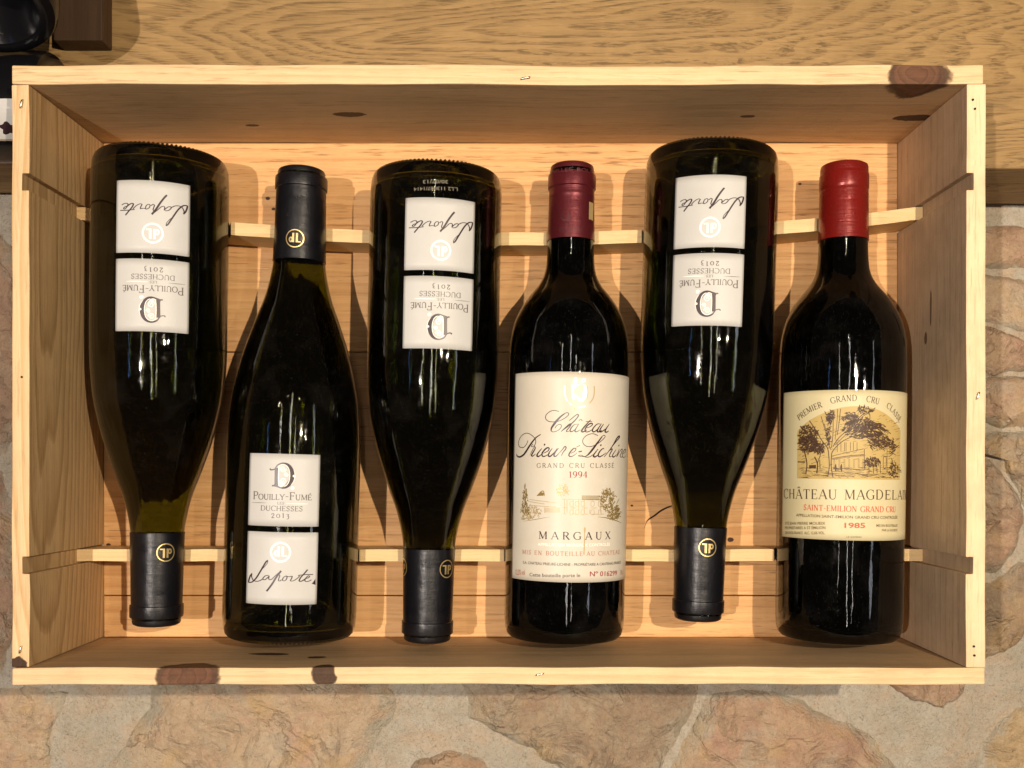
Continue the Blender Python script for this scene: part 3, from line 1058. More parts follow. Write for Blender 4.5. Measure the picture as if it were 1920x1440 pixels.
def label_patch(name, kind, u0, u1, h0, h1, mat, parent, lift=0.0002, skew=0.0, corner=0.0002):
    """paper stuck on the bottle: outer face plus a rim down to the glass; u in metres of arc"""
    R = kind.R
    nu, nh = max(8, int((u1 - u0) / 0.0016)), max(6, int((h1 - h0) / 0.004))
    vts, fcs = [], []

    def P(u, h, l):
        r = kind.r(h) + l
        return (r * math.sin(u / R), -r * math.cos(u / R), h)
    idx = {}
    for j in range(nh + 1):
        for i in range(nu + 1):
            u, h = u0 + (u1 - u0) * i / nu, h0 + (h1 - h0) * j / nh
            if i in (0, nu) and j in (0, nh):
                u += corner * 0.35 * (1 if i == 0 else -1)
                h += corner * 0.35 * (1 if j == 0 else -1)
            lf = lift + 0.00004 * noise.noise(Vector((u * 200, h * 200, lift)))
            idx[i, j] = len(vts)
            vts.append(P(u + skew * (h - h0), h, lf))
    for j in range(nh):
        for i in range(nu):
            fcs.append((idx[i, j], idx[i + 1, j], idx[i + 1, j + 1], idx[i, j + 1]))
    rim = [idx[i, 0] for i in range(nu + 1)] + [idx[nu, j] for j in range(1, nh + 1)] + [idx[i, nh] for i in range(nu - 1, -1, -1)] + [idx[0, j] for j in range(nh - 1, 0, -1)]
    low = []
    for r in rim:
        x, y, h = vts[r]
        l = math.hypot(x, y)
        k = (kind.r(h) - 0.0001) / l
        low.append(len(vts))
        vts.append((x * k, y * k, h))
    n = len(rim)
    for i in range(n):
        fcs.append((rim[i], low[i], low[(i + 1) % n], rim[(i + 1) % n]))
    return obj_py(name, vts, fcs, mat, parent, True, False)


# ------------------------------------------------------------------ bottle bodies
SEG = 176


def lathe(prof, seg=SEG, teeth=None):
    """prof: list of (r,h); open at r=0 ends closed by a fan"""
    vts, fcs = [], []
    for j, (r, h) in enumerate(prof):
        for i in range(seg):
            a = 2 * math.pi * i / seg
            rr, hh = r, h
            if teeth and j in teeth:
                hh = h + (0.0011 if i % 2 else 0.0)
                rr = r - (0.0006 if i % 2 else 0.0)
            vts.append((rr * math.sin(a), -rr * math.cos(a), hh))
    for j in range(len(prof) - 1):
        for i in range(seg):
            a, b = j * seg + i, j * seg + (i + 1) % seg
            fcs.append((a, b, b + seg, a + seg))
    return vts, fcs


def close_ends(vts, fcs, prof, seg=SEG, both=True):
    n = len(prof)
    vts.append((0, 0, prof[0][1]))
    c = len(vts) - 1
    for i in range(seg):
        fcs.append((c, (i + 1) % seg, i))
    if both:
        vts.append((0, 0, prof[-1][1]))
        c = len(vts) - 1
        for i in range(seg):
            fcs.append((c, (n - 1) * seg + i, (n - 1) * seg + (i + 1) % seg))


def build_body(kind, parent, m_glass, m_wine, teeth):
    R = kind.R
    top = kind.H - 0.004
    punt = 0.020
    outer = [(0.006, punt), (0.014, punt * 0.86), (0.022, punt * 0.5), (0.027, punt * 0.18), (0.0295, 0.0015), (0.0315, 0.0), (R - 0.0056, 0.0), (R - 0.0035, 0.0006),
             (R - 0.0016, 0.0026), (R - 0.0005, 0.0062)]
    body = [p for p in kind.smooth]
    neck = [(body[-1][0], top)]
    wall_t = 0.0032
    inner = [(body[-1][0] - 0.0045, top)]
    for r, h in reversed(body):
        t = wall_t + 0.0012 * max(0.0, min(1.0, (h - 0.2) / 0.03))
        inner.append((r - t, h))
    inner += [(R - wall_t - 0.003, 0.0085), (R - 0.010, 0.0075), (0.028, 0.009), (0.022, punt * 0.5 + 0.006), (0.014, punt * 0.86 + 0.005), (0.005, punt + 0.005)]
    prof = outer + body + neck + inner
    vts, fcs = lathe(prof, SEG, (5, 6, 7) if teeth else None)
    n = len(prof)
    # close punt outside and inside
    for j, flip in ((0, True), (n - 1, False)):
        vts.append((0, 0, prof[j][1]))
        c = len(vts) - 1
        for i in range(SEG):
            a, b = j * SEG + i, j * SEG + (i + 1) % SEG
            fcs.append((c, b, a) if flip else (c, a, b))
    g = obj_py("glass_body", vts, fcs, m_glass, parent, True, False)
    # wine, overlapping the inner wall by a hair so that light passes glass to wine without a gap
    w = [(0.004, punt + 0.0048), (0.014, punt * 0.86 + 0.0048), (0.022, punt * 0.5 + 0.0058), (0.028, 0.0088), (R - 0.010, 0.0073), (R - wall_t - 0.0028, 0.0083)]
    level = kind.H - 0.026
    for r, h in body:
        if h < level:
            t = wall_t + 0.0012 * max(0.0, min(1.0, (h - 0.2) / 0.03))
            w.append((r - t + 0.0002, h))
    w.append((w[-1][0], level))
    w.append((0.003, level))
    vts, fcs = lathe(w, 96)
    close_ends(vts, fcs, w, 96)
    obj_py("wine", vts, fcs, m_wine, parent, True, False)
    return g


def capsule(kind, parent, mat, prof):
    """foil sleeve over the neck; prof: (radius, height) from its hem upwards to the crown"""
    inner = [(prof[0][0] - 0.0005, prof[0][1])]
    vts, fcs = lathe(inner + prof, 96)
    n = len(inner + prof)
    vts.append((0, 0, prof[-1][1] + 0.0001))
    c = len(vts) - 1
    for i in range(96):
        fcs.append((c, (n - 1) * 96 + i, (n - 1) * 96 + (i + 1) % 96))
    return obj_py("capsule", vts, fcs, mat, parent, True, False)


M_GLASS_OLIVE = glass("olive_glass", (0.33, 0.37, 0.07))
M_GLASS_GREEN = glass("dark_green_glass", (0.05, 0.13, 0.06))
M_WINE_WHITE = liquid("white_wine", (0.86, 0.78, 0.30), 1.0)
M_WINE_RED = liquid("red_wine", (0.004, 0.001, 0.002), 0.0)
M_CAP_BLACK = foil("black_capsule", (0.004, 0.004, 0.006), 0.34, 0.0, 0.12, 0.8)
M_CAP_PLUM = foil("plum_foil", (0.125, 0.015, 0.021), 0.34, 0.50, 0.2, 0.7)
M_CAP_RED = foil("red_foil", (0.205, 0.010, 0.007), 0.26, 0.25, 0.40, 0.6)
M_PAPER_WHITE = paper("white_paper", (0.545, 0.545, 0.52), (0.45, 0.435, 0.39), 0.45)
M_PAPER_CREAM = paper("cream_paper", (0.64, 0.60, 0.50), (0.54, 0.47, 0.34), 0.40)
M_PAPER_YELLOW = paper("yellowed_paper", (0.64, 0.575, 0.35), (0.53, 0.44, 0.22), 0.45)
M_INK_DARK = flat("dark_ink", (0.030, 0.014, 0.018), 0.35)
M_INK_GREY = flat("grey_ink", (0.12, 0.10, 0.085), 0.4)
M_INK_BROWN = flat("brown_ink", (0.075, 0.038, 0.020), 0.5)
M_INK_RED = flat("red_ink", (0.62, 0.085, 0.035), 0.5)
M_INK_WINE = flat("maroon_ink", (0.34, 0.045, 0.05), 0.5)
M_INK_RUST = flat("rust_ink", (0.46, 0.20, 0.12), 0.5)
M_INK_OLIVE = flat("olive_gold_ink", (0.27, 0.185, 0.048), 0.4, 0.2)
M_INK_PALE = flat("pale_gold_ink", (0.47, 0.345, 0.15), 0.4, 0.2)
M_GOLD = flat("gold_foil", (0.83, 0.62, 0.26), 0.32, 0.75)
M_PEARL = flat("pearl_foil", (0.97, 0.95, 0.86), 0.35, 0.0)
M_SEPIA = flat("sepia_tint", (0.56, 0.41, 0.15), 0.5, 0.0, 0.3, 0.25, 160.0)
M_GLASSPRINT = flat("pale_stamp_print", (0.16, 0.14, 0.10), 0.5)


# ------------------------------------------------------------------ white-wine bottle, built once and copied
def zt(ox, oy, s):
    return lambda *pts: [(ox + x / s, oy + y / s) for x, y in pts]


def build_pouilly(label):
    root = thing("wine_bottle", label, "bottle", (0, 0, 0), "white wine bottles with paired square labels")
    build_body(K_BURG, root, M_GLASS_OLIVE, M_WINE_WHITE, True)
    H = K_BURG.H
    cap_prof = [(0.01610, 0.2290), (0.01585, 0.2360), (0.01560, 0.2450), (0.01535, 0.2600), (0.01510, 0.2722), (0.01510, 0.2732), (0.01580, 0.2736),
                (0.01585, 0.2746), (0.01580, 0.2800), (0.01560, 0.2808), (0.01440, 0.2812), (0.01425, 0.2820), (0.01440, 0.2838), (0.01390, 0.2850), (0.0125, 0.2858), (0.0100, 0.2860)]
    cap = capsule(K_BURG, root, M_CAP_BLACK, cap_prof)
    # gold dL roundels, three round the capsule
    for k in range(3):
        p = Print(S2, 0.0, 0.01565)
        c = Vector((p.R * math.radians(120 * k), 0.2405))
        roundel(p, c, 0.0052, 0.00062)
        p.build("roundel", M_GOLD, cap, 0.0003)
    # labels, measured on the upright bottle
    pr = Print(S2)
    c0 = pr.q(532, 918).x
    th0 = c0 / K_BURG.R
    a, b = pr.q(467, 918), pr.q(599, 918)
    upper = label_patch("label", K_BURG, a.x - c0, b.x - c0, pr.q(532, 987).y, pr.q(532, 851).y, M_PAPER_WHITE, root)
    a2, b2 = pr.q(462, 1065), pr.q(594, 1065)
    lower = label_patch("label", K_BURG, a.x - c0, b.x - c0, pr.q(527, 1134).y, pr.q(527, 998).y, M_PAPER_WHITE, root)
    tag(upper, "white square label printed with an ornate letter D")
    tag(lower, "white square label with a handwritten signature")
    Z1 = zt(460, 845, 9.933)
    Z2 = zt(455, 995, 10.287)

    def P_():
        return Print(S2, th0)
    # ornate D
    p = P_()
    p.pen(Z1((581, 318), (582, 480), (580, 655)), 6.6, 'even')
    arcpts = [Vector(p.q(*q)) for q in Z1((566, 320), (612, 262), (695, 240), (785, 268), (845, 345), (868, 462), (846, 570), (780, 655), (700, 688), (610, 672), (545, 655))]
    cc = catmull([(v.x, v.y, 0) for v in arcpts], 7)
    ws = [(2.0 + 7.0 * max(0.0, math.sin(math.pi * (i / (len(cc) - 1)) ** 1.05)) ** 2.2) / 3070 for i in range(len(cc))]
    p.ribbon([Vector((v.x, v.y)) for v in cc], ws)
    p.pen(Z1((470, 330), (468, 350), (495, 357), (555, 345)), 2.0, 'even')
    p.pen(Z1((500, 652), (540, 648), (565, 600)), 2.4, 'even')
    p.build("ornate_letter", M_INK_DARK, upper)
    p = P_()
    for (sx, sy, r, s) in ((705, 340, 60, 1), (700, 560, 70, -1), (690, 620, 36, 1), (760, 440, 40, 1), (880, 690, 36, -1), (905, 470, 20, 1)):
        p.pen(Z1(*[(sx + s * r * (1 - k / 15) * math.cos(k * 0.75), sy + r * (1 - k / 15) * math.sin(k * 0.75)) for k in range(14)]), 1.4, 'even')
    p.pen(Z1((628, 300), (618, 480), (628, 640), (690, 672), (770, 640), (815, 560), (828, 440), (805, 330), (750, 270), (680, 258), (628, 300)), 1.3, 'even')
    p.pen(Z1((910, 350), (925, 460), (905, 560), (850, 640)), 1.2)
    p.pen(Z1((760, 982), (950, 988), (1160, 992)), 1.4)
    p.build("pearl_scroll", M_PEARL, upper)
    p = P_()
    p.text("Pouilly-Fumé", *Z1((150, 903), (1230, 922)), 13.8, T=0.125, t=0.07, small=0.70, track=0.05)
    p.text("LES", *Z1((595, 1000), (725, 1003)), 4.4, T=0.13, t=0.07)
    p.text("DUCHESSES", *Z1((288, 1112), (1068, 1130)), 8.8, T=0.125, t=0.07, track=0.06)
    p.text("2013", *Z1((483, 1252), (820, 1252)), 8.2, T=0.16, t=0.08, track=0.25)
    p.pen(Z1((120, 966), (250, 968), (400, 972)), 0.9)
    p.build("lettering", M_INK_GREY, upper)
    # signature
    p = P_()
    for pts, w in SIGNATURE:
        p.pen(Z2(*pts), w * 1.55, 'dir', 0.6)
    p.build("signature", M_INK_DARK, lower)
    p = P_()
    c = p.q(*Z2((731, 415))[0])
    roundel(p, c, 0.0054, 0.0011)
    p.build("roundel", M_PEARL, lower)
    return root, cap, th0, lower


def roundel(p, c, r, w):
    """ring with the letters d and L"""
    p.ribbon([(c.x + r * math.cos(a), c.y + r * math.sin(a)) for a in [2 * math.pi * i / 40 for i in range(41)]], w)
    o = lambda x, y: (c.x + x * r, c.y + y * r)
    p.ribbon([o(-.17, -.45), o(-.17, .62)], .22 * r)
    p.ribbon([o(-.44 + .17 * math.cos(a), -.13 + .24 * math.sin(a)) for a in [2 * math.pi * i / 20 for i in range(21)]], .17 * r)
    p.ribbon([o(.24, -.45), o(.24, .62)], .24 * r)
    p.ribbon([o(.12, -.38), o(.68, -.38)], .15 * r)


SIGNATURE = [
    ([(490, 570), (452, 605), (400, 692), (330, 812), (262, 918), (192, 985), (135, 996), (124, 968), (150, 880), (187, 825)], 1.9),
    ([(187, 825), (178, 880), (208, 948), (262, 975), (330, 966), (392, 930)], 1.3),
    ([(490, 572), (478, 625), (430, 690), (370, 750)], 0.8),
    ([(503, 858), (440, 872), (395, 920), (410, 946), (452, 934), (500, 890), (515, 872), (506, 920), (527, 946), (572, 930)], 1.3),
    ([(572, 930), (640, 862), (742, 775)], 1.2),
    ([(742, 775), (655, 890), (582, 1010), (505, 1118), (463, 1166)], 2.4),
    ([(638, 905), (690, 852), (716, 866), (700, 920), (692, 956), (716, 970), (752, 945)], 1.2),
    ([(842, 870), (790, 900), (770, 950), (800, 968), (842, 940), (856, 890), (842, 872), (872, 884), (905, 888)], 1.1),
    ([(905, 888), (952, 878), (944, 920), (922, 960), (962, 970), (1032, 935), (1100, 872)], 1.2),
    ([(1250, 750), (1182, 830), (1120, 900), (1090, 958), (1112, 978), (1160, 960), (1202, 930)], 1.7),
    ([(1065, 862), (1200, 846), (1355, 843)], 1.5),
    ([(1202, 926), (1262, 908), (1286, 880), (1260, 870), (1220, 910), (1196, 955), (1222, 980), (1280, 970), (1322, 945)], 1.3),
]


def copy_tree(o, parent=None):
    c = o.copy()
    COL.objects.link(c)
    if parent is not None:
        c.parent = parent
    for ch in o.children:
        copy_tree(ch, c)
    return c


def place(root, spot, spin, cap_spin=None):
    root.matrix_world = spot.M @ Matrix.Rotation(spin, 4, 'Z')
    if cap_spin is not None:
        for ch in root.children:
            if ch.name.startswith("capsule"):
                ch.rotation_euler = (0, 0, cap_spin - spin)


pouilly, _cap, TH0, sig_label = build_pouilly("upright white wine bottle, second from the left, neck up with black capsule")


def cap_angle(spot, px, py):
    return spot.hit(px, py, 0.0157)[0]


pl1 = copy_tree(pouilly)
pl1["label"] = "upside-down white wine bottle, leftmost in the case beside the left side board"
pl3 = copy_tree(pouilly)
pl3["label"] = "upside-down white wine bottle with batch stamp, left of the plum-capped red"
pl5 = copy_tree(pouilly)
pl5["label"] = "upside-down white wine bottle between the plum-capped and the red-capped bottles"
place(pouilly, S2, TH0, cap_angle(S2, 553, 436))
place(pl1, S1, S1.hit(283, 480)[0], cap_angle(S1, 311, 1041))
place(pl3, S3, S3.hit(823, 505)[0], cap_angle(S3, 838, 1067))
place(pl5, S5, S5.hit(1327, 470)[0], cap_angle(S5, 1327, 1033))

# torn corner of the signature label on the upright bottle
p = Print(S2, TH0)
Z2 = zt(455, 995, 10.287)
p.poly([p.q(*q) for q in Z2((1325, 1018), (1350, 1000), (1398, 925), (1402, 1045))])
p.build("torn_patch", M_INK_DARK, sig_label)
# batch stamp printed on the third bottle's glass
th3 = S3.hit(823, 505)[0]
p = Print(S3, th3)
p.text("L.L2 113007/1414", (858, 352), (776, 352), 6.0, serif=False)
p.text("30/07/13", (840, 338), (793, 338), 6.0, serif=False)
p.build("batch_stamp", M_GLASSPRINT, pl3, 0.0002)

# ------------------------------------------------------------------ red wine bottle with cream label (fourth)
red4 = thing("wine_bottle", "red wine bottle with plum foil capsule and tall cream label", "bottle")
build_body(K_BORD, red4, M_GLASS_GREEN, M_WINE_RED, False)
cap4 = capsule(K_BORD, red4, M_CAP_PLUM, [(0.01470, 0.2435), (0.01455, 0.2480), (0.01430, 0.2560), (0.01405, 0.2680), (0.01400, 0.2700), (0.01412, 0.2706), (0.01400, 0.2713), (0.01392, 0.2745), (0.01400, 0.2752), (0.01478, 0.2758), (0.01482, 0.2770),
                                         (0.01478, 0.2832), (0.01462, 0.2840), (0.01350, 0.2844), (0.01340, 0.2856), (0.01345, 0.2880), (0.01310, 0.2894), (0.0118, 0.2903), (0.0095, 0.2905)])
p = Print(S4, 0.0, 0.0143)
p.text("LICHINE", (1040, 441), (1106, 441), 12, T=0.10, t=0.06)
p.pen([(1058, 398), (1052, 406), (1057, 413), (1065, 411), (1067, 404), (1064, 399)], 3.0)
p.build("embossed_lettering", flat("dark_plum_ink", (0.06, 0.008, 0.012), 0.5), cap4, 0.0003)
p = Print(S4, 0.0, 0.0148)
p.text("MILLES  BOUT", (1036, 327), (1112, 327), 6.5, serif=False)
p.build("rim_lettering", flat("plum_relief", (0.10, 0.014, 0.019), 0.4), cap4, 0.0003)
p = Print(S4, 0.0, 0.0142)
q0, q1 = p.q(1104, 378), p.q(1111, 414)
p.poly([(q0.x, q0.y), (q1.x, q0.y), (q1.x, q1.y), (q0.x, q1.y)])
p.build("stamp_strip", M_INK_PALE, cap4, 0.0003)

P4 = lambda: Print(S4)
p = P4()
uL, uR = p.q(963, 900).x, K_BORD.R * math.radians(81)
hT, hB = p.q(1063, 697).y, p.q(1063, 1092).y
lab4 = label_patch("label", K_BORD, uL, uR, hB, hT, M_PAPER_CREAM, red4)
Zs = zt(960, 740, 8.727)
SCRIPT = [  # traced pen strokes of the two script lines: (points, width in zoomed pixels, kind)
    ([(770, 275), (690, 258), (620, 280), (562, 335), (556, 392), (602, 435), (682, 445), (780, 428), (870, 380), (926, 330), (918, 300), (880, 300), (810, 348), (740, 420), (690, 482), (650, 545), (640, 582), (665, 608), (712, 605), (770, 575), (806, 530), (804, 495), (772, 487), (730, 512), (706, 550)], 6, 'even'),
    ([(860, 312), (800, 357), (737, 424), (687, 488), (650, 548), (644, 595)], 24, 'mid'),
    ([(935, 425), (1000, 372), (1062, 325), (1086, 336), (1068, 374), (1000, 450), (900, 532), (802, 605)], 15, 'mid'),
    ([(802, 605), (870, 540), (940, 482), (966, 486), (940, 532), (892, 590), (902, 606), (952, 588)], 11, 'mid'),
    ([(1078, 482), (1022, 490), (972, 540), (950, 590), (974, 606), (1030, 570), (1086, 492)], 12, 'mid'),
    ([(1092, 476), (1042, 558), (1030, 600), (1060, 606), (1112, 575)], 15, 'mid'),
    ([(1090, 428), (1122, 404), (1148, 430)], 7, 'even'),
    ([(1282, 413), (1202, 500), (1140, 582), (1142, 606), (1172, 605), (1222, 575)], 19, 'mid'),
    ([(1205, 442), (1305, 440)], 5, 'even'),
    ([(1200, 550), (1270, 526), (1312, 490), (1300, 470), (1258, 482), (1210, 530), (1190, 585), (1212, 610), (1262, 600), (1322, 560)], 14, 'mid'),
    ([(1442, 480), (1390, 482), (1330, 540), (1310, 590), (1340, 608), (1400, 560), (1446, 490)], 14, 'mid'),
    ([(1458, 474), (1402, 560), (1390, 600), (1416, 608), (1462, 582)], 17, 'mid'),
    ([(1492, 480), (1440, 560), (1430, 600), (1460, 606), (1522, 560)], 17, 'mid'),
    ([(1584, 480), (1530, 562), (1515, 602), (1540, 614), (1575, 592)], 17, 'mid'),
    ([(270, 750), (240, 820), (190, 866), (132, 850), (115, 790), (140, 710), (190, 652), (250, 630), (312, 652), (370, 702), (396, 760), (380, 822), (342, 852), (326, 840), (350, 805)], 6, 'even'),
    ([(475, 650), (402, 700), (342, 770), (280, 862), (230, 942), (188, 992), (132, 1020), (92, 1000), (85, 970)], 22, 'mid'),
    ([(300, 992), (345, 902), (382, 838)], 8, 'mid'),
    ([(376, 842), (386, 880), (342, 960), (326, 992), (346, 1006), (392, 970)], 16, 'mid'),
    ([(492, 880), (430, 960), (415, 1000), (442, 1010), (492, 975)], 18, 'mid'),
    ([(545, 805), (530, 830)], 15, 'even'),
    ([(520, 960), (590, 922), (612, 880), (580, 870), (530, 912), (495, 970), (512, 1010), (560, 1000), (622, 960)], 16, 'mid'),
    ([(662, 880), (610, 952), (600, 1000), (630, 1008), (692, 950), (742, 880)], 16, 'mid'),
    ([(764, 874), (702, 960), (690, 1000), (720, 1008), (772, 960)], 16, 'mid'),
    ([(772, 960), (830, 892), (868, 848), (884, 880), (832, 950), (810, 1002)], 11, 'mid'),
    ([(960, 960), (1020, 930), (1046, 886), (1010, 880), (960, 930), (930, 985), (950, 1012), (1002, 1000), (1062, 950)], 13, 'mid'),
    ([(1050, 860), (1110, 830)], 6, 'even'),
    ([(1085, 936), (1142, 925)], 15, 'even'),
    ([(1400, 670), (1320, 640), (1230, 660), (1165, 720), (1158, 790), (1210, 842), (1280, 850), (1380, 812), (1470, 742), (1516, 690), (1500, 665), (1460, 690), (1400, 770), (1320, 880), (1250, 970), (1190, 1010), (1120, 1010), (1082, 1000), (1130, 990), (1200, 1022), (1270, 1016), (1322, 980)], 6, 'even'),
    ([(1470, 685), (1392, 788), (1322, 885), (1260, 962), (1205, 1010)], 22, 'mid'),
    ([(1402, 890), (1340, 972), (1330, 1010), (1360, 1016), (1412, 975)], 18, 'mid'),
    ([(1455, 815), (1440, 838)], 15, 'even'),
    ([(1502, 892), (1482, 880), (1430, 930), (1404, 990), (1425, 1016), (1480, 990), (1532, 950)], 15, 'mid'),
    ([(1602, 880), (1682, 780), (1746, 702), (1740, 680), (1702, 720), (1622, 860), (1500, 1018)], 17, 'mid'),
    ([(1500, 1018), (1580, 920), (1622, 890), (1630, 902), (1590, 980), (1590, 1016), (1622, 1008)], 13, 'mid'),
    ([(1692, 900), (1640, 982), (1640, 1018), (1670, 1012), (1702, 980)], 14, 'mid'),
    ([(1745, 820), (1732, 842)], 12, 'even'),
    ([(1745, 890), (1700, 1022)], 12, 'mid'),
    ([(1700, 1022), (1760, 920), (1790, 890), (1792, 920), (1760, 1000), (1776, 1024), (1802, 1005)], 11, 'mid'),
    ([(1802, 970), (1840, 940), (1852, 902), (1830, 900), (1800, 960), (1800, 1016), (1822, 1026), (1852, 1000)], 10, 'mid'),
]
p = P4()
for pts, w, kd in SCRIPT:
    p.pen(Zs(*pts), max(w * 1.45, 10.5) / 8.727, kd, 0.42)
Zm = zt(950, 985, 8.348)
p.text("MARGAUX", *Zm((505, 210), (1617, 212)), 13.4, T=0.14, t=0.06, track=0.42)
p.build("lettering", M_INK_DARK, lab4)
p = P4()
p.text("S.A. CHATEAU PRIEURÉ-LICHINE - PROPRIÉTAIRE A CANTENAC-FRANCE", *Zm((262, 598), (1778, 596)), 4.8, serif=False)
p.text("Cette bouteille porte le", *Zm((362, 795), (1150, 806)), 6.2, serif=False)
p.text("GRAND CRU CLASSÉ", (1007, 877), (1150, 877), 8.0, T=0.13, t=0.08, track=0.3)
p.build("small_lettering", M_INK_GREY, lab4)
p = P4()
p.text("1994", (1066, 895.5), (1101, 895.5), 11.0, T=0.15, t=0.07)
p.text("Nº 016299", *Zm((1298, 797), (1718, 780)), 8.8, serif=False, bold=0.012)
p.build("red_lettering", M_INK_WINE, lab4)
p = P4()
p.text("MIS EN BOUTEILLE AU CHATEAU", *Zm((252, 445), (1762, 445)), 7.6, T=0.14, t=0.08, track=0.2)
p.text("12,5% vol", *Zm((148, 772), (292, 775)), 9.5, serif=False)
p.text("75 cl", *Zm((1770, 770), (1815, 765)), 8.0, serif=False)
p.build("rust_lettering", M_INK_RUST, lab4)
p = P4()
p.text("APPELLATION MARGAUX CONTROLÉE", *Zm((490, 316), (1612, 316)), 5.0, serif=False)
# crest: a shield with supporters and a motto ribbon
Zc = zt(1020, 690, 14.77)
p.poly([p.q(*q) for q in Zc((750, 460), (900, 450), (1050, 455), (1150, 470), (1185, 560), (1190, 680), (1170, 820), (1110, 890), (1040, 950), (970, 930), (910, 870), (885, 760), (860, 880), (800, 890), (770, 820), (760, 640))])
p.build("crest", M_PEARL, lab4, 0.0003)
p = P4()
p.poly([p.q(*q) for q in Zc((810, 430), (815, 340), (850, 255), (900, 260), (920, 350), (905, 435))])
p.pen(Zc((1030, 430), (1040, 350), (1080, 305), (1130, 320), (1120, 370), (1070, 400)), 2.6, 'even')
p.pen(Zc((578, 480), (575, 640), (590, 780), (650, 930)), 2.6, 'even')
p.pen(Zc((700, 960), (760, 1030)), 2.6, 'even')
p.pen(Zc((930, 1100), (1040, 1080), (1150, 1060)), 2.6, 'even')
p.build("crest_scroll", M_PEARL, lab4, 0.0003)
p = P4()
p.pen(Zc((1380, 500), (1385, 640), (1365, 800), (1310, 910), (1250, 980)), 1.8, 'even')
p.pen(Zc((1195, 500), (1205, 700), (1185, 850)), 0.8, 'even')
p.pen(Zc((850, 1100), (855, 1180)), 1.5, 'even')
p.build("motto", M_INK_PALE, lab4, 0.0003)
# engraved country house between trees, in gold ink
rr = random.Random(21)
Zh = zt(960, 890, 8.727)
p = P4()
pale = P4()


def scribble(pr, cx, cy, w, h, n, size, wd, shape=None):
    for _ in range(n):
        a, t = rr.uniform(0, 6.283), math.sqrt(rr.random())
        x, y = cx + w * t * math.cos(a), cy + h * t * math.sin(a)
        if shape and not shape(x, y):
            continue
        d = rr.uniform(0, 6.283)
        l = size * rr.uniform(0.5, 1.3)
        pr.pen(Zh((x, y), (x + l * math.cos(d), y + l * math.sin(d) * 0.8), (x + l * 1.6 * math.cos(d + 0.7), y + l * 1.6 * math.sin(d + 0.7))), wd, 'even')


for k in range(150):                                        # cypress on the left
    t = rr.random() ** 0.6
    y = 130 + 500 * t
    half = 8 + 72 * t ** 0.9
    x = 225 + rr.uniform(-half, half * 0.85)
    p.pen(Zh((x, y), (x + rr.uniform(-16, 16), y + rr.uniform(14, 34))), rr.uniform(0.8, 1.8), 'even')
scribble(p, 1560, 420, 110, 190, 150, 22, 1.2)
scribble(p, 1690, 620, 75, 110, 90, 20, 1.3)
scribble(p, 1640, 690, 90, 55, 40, 20, 1.0)
for (x0, y0, x1, y1) in ((1500, 330, 1480, 230), (1560, 300, 1540, 215), (1610, 300, 1590, 215), (1660, 360, 1655, 290), (1700, 480, 1745, 390)):
    p.pen(Zh((x0, y0), (x1, y1)), 1.6)
p.pen(Zh((415, 350), (450, 310), (490, 272), (520, 275), (535, 345)), 1.6, 'even')
for k in range(8):
    p.pen(Zh((430 + 12 * k, 345), (478 + 6 * k, 285 + 2 * k)), 1.0, 'even')
p.pen(Zh((190, 765), (400, 730), (620, 690)), 1.0)
p.pen(Zh((1400, 690), (1560, 710), (1680, 745), (1780, 790)), 1.8)
for y in (350, 366, 382, 398, 410):
    p.pen(Zh((1140, y - 4), (1420, y)), 1.0, 'even')
for (x0, y0, x1, y1) in ((290, 405, 720, 460), (290, 440, 540, 480), (290, 500, 720, 530), (540, 530, 540, 630), (860, 400, 860, 630), (900, 400, 900, 620), (1000, 400, 1000, 630), (1090, 400, 1090, 630),
                         (820, 400, 1420, 415), (1180, 415, 1180, 640), (840, 540, 1480, 545), (840, 640, 1500, 645), (1270, 570, 1270, 640), (1440, 415, 1440, 640)):
    pale.pen(Zh((x0, y0), (x1, y1)), 1.0, 'even')
for x in (950, 1040, 1130, 1290, 1410):
    for y in (440, 580):
        pale.pen(Zh((x, y), (x + 46, y), (x + 46, y + 70), (x, y + 70), (x, y)), 0.8, 'even')
scribble(pale, 330, 610, 160, 90, 70, 22, 1.0)
scribble(pale, 250, 700, 80, 50, 40, 20, 1.0)
scribble(pale, 830, 260, 110, 90, 60, 22, 1.0)
for k in range(18):
    x = 540 + k * 14
    pale.pen(Zh((x, 540), (x, 620)), 0.6, 'even')
p.build("house_engraving", M_INK_OLIVE, lab4)
pale.build("house_engraving", M_INK_PALE, lab4, 0.0003)
p = P4()
p.poly([p.q(*q) for q in Zm((1205, 40), (1222, 25), (1235, 60), (1222, 130), (1222, 300), (1214, 460), (1205, 470), (1198, 440), (1208, 280), (1212, 140))])
p.build("scratch", M_INK_PALE, lab4, 0.0004)
red4.matrix_world = S4.M

# ------------------------------------------------------------------ red wine bottle with yellowed label (sixth)
red6 = thing("wine_bottle", "red wine bottle with bright red capsule and yellowed label, rightmost in the case", "bottle")
build_body(K_BORD2, red6, M_GLASS_GREEN, M_WINE_RED, False)
capsule(K_BORD2, red6, M_CAP_RED, [(0.01515, 0.2435), (0.01498, 0.2470), (0.01480, 0.2560), (0.01462, 0.2660), (0.01455, 0.2720), (0.01446, 0.2735), (0.01436, 0.2743), (0.01468, 0.2750), (0.01478, 0.2768), (0.01474, 0.2830),
                                  (0.01462, 0.2838), (0.01436, 0.2844), (0.01430, 0.2855), (0.01425, 0.2880), (0.01390, 0.2895), (0.0126, 0.2903), (0.0100, 0.2905)])
P6 = lambda: Print(S6)
p = P6()
hT, hB = p.q(1580, 731).y, p.q(1580, 1013).y
uL = -K_BORD2.R * math.radians(80)
lab6 = label_patch("label", K_BORD2, uL, K_BORD2.R * math.radians(104), hB, hT, M_PAPER_YELLOW, red6)
Zb = zt(1455, 900, 7.68)
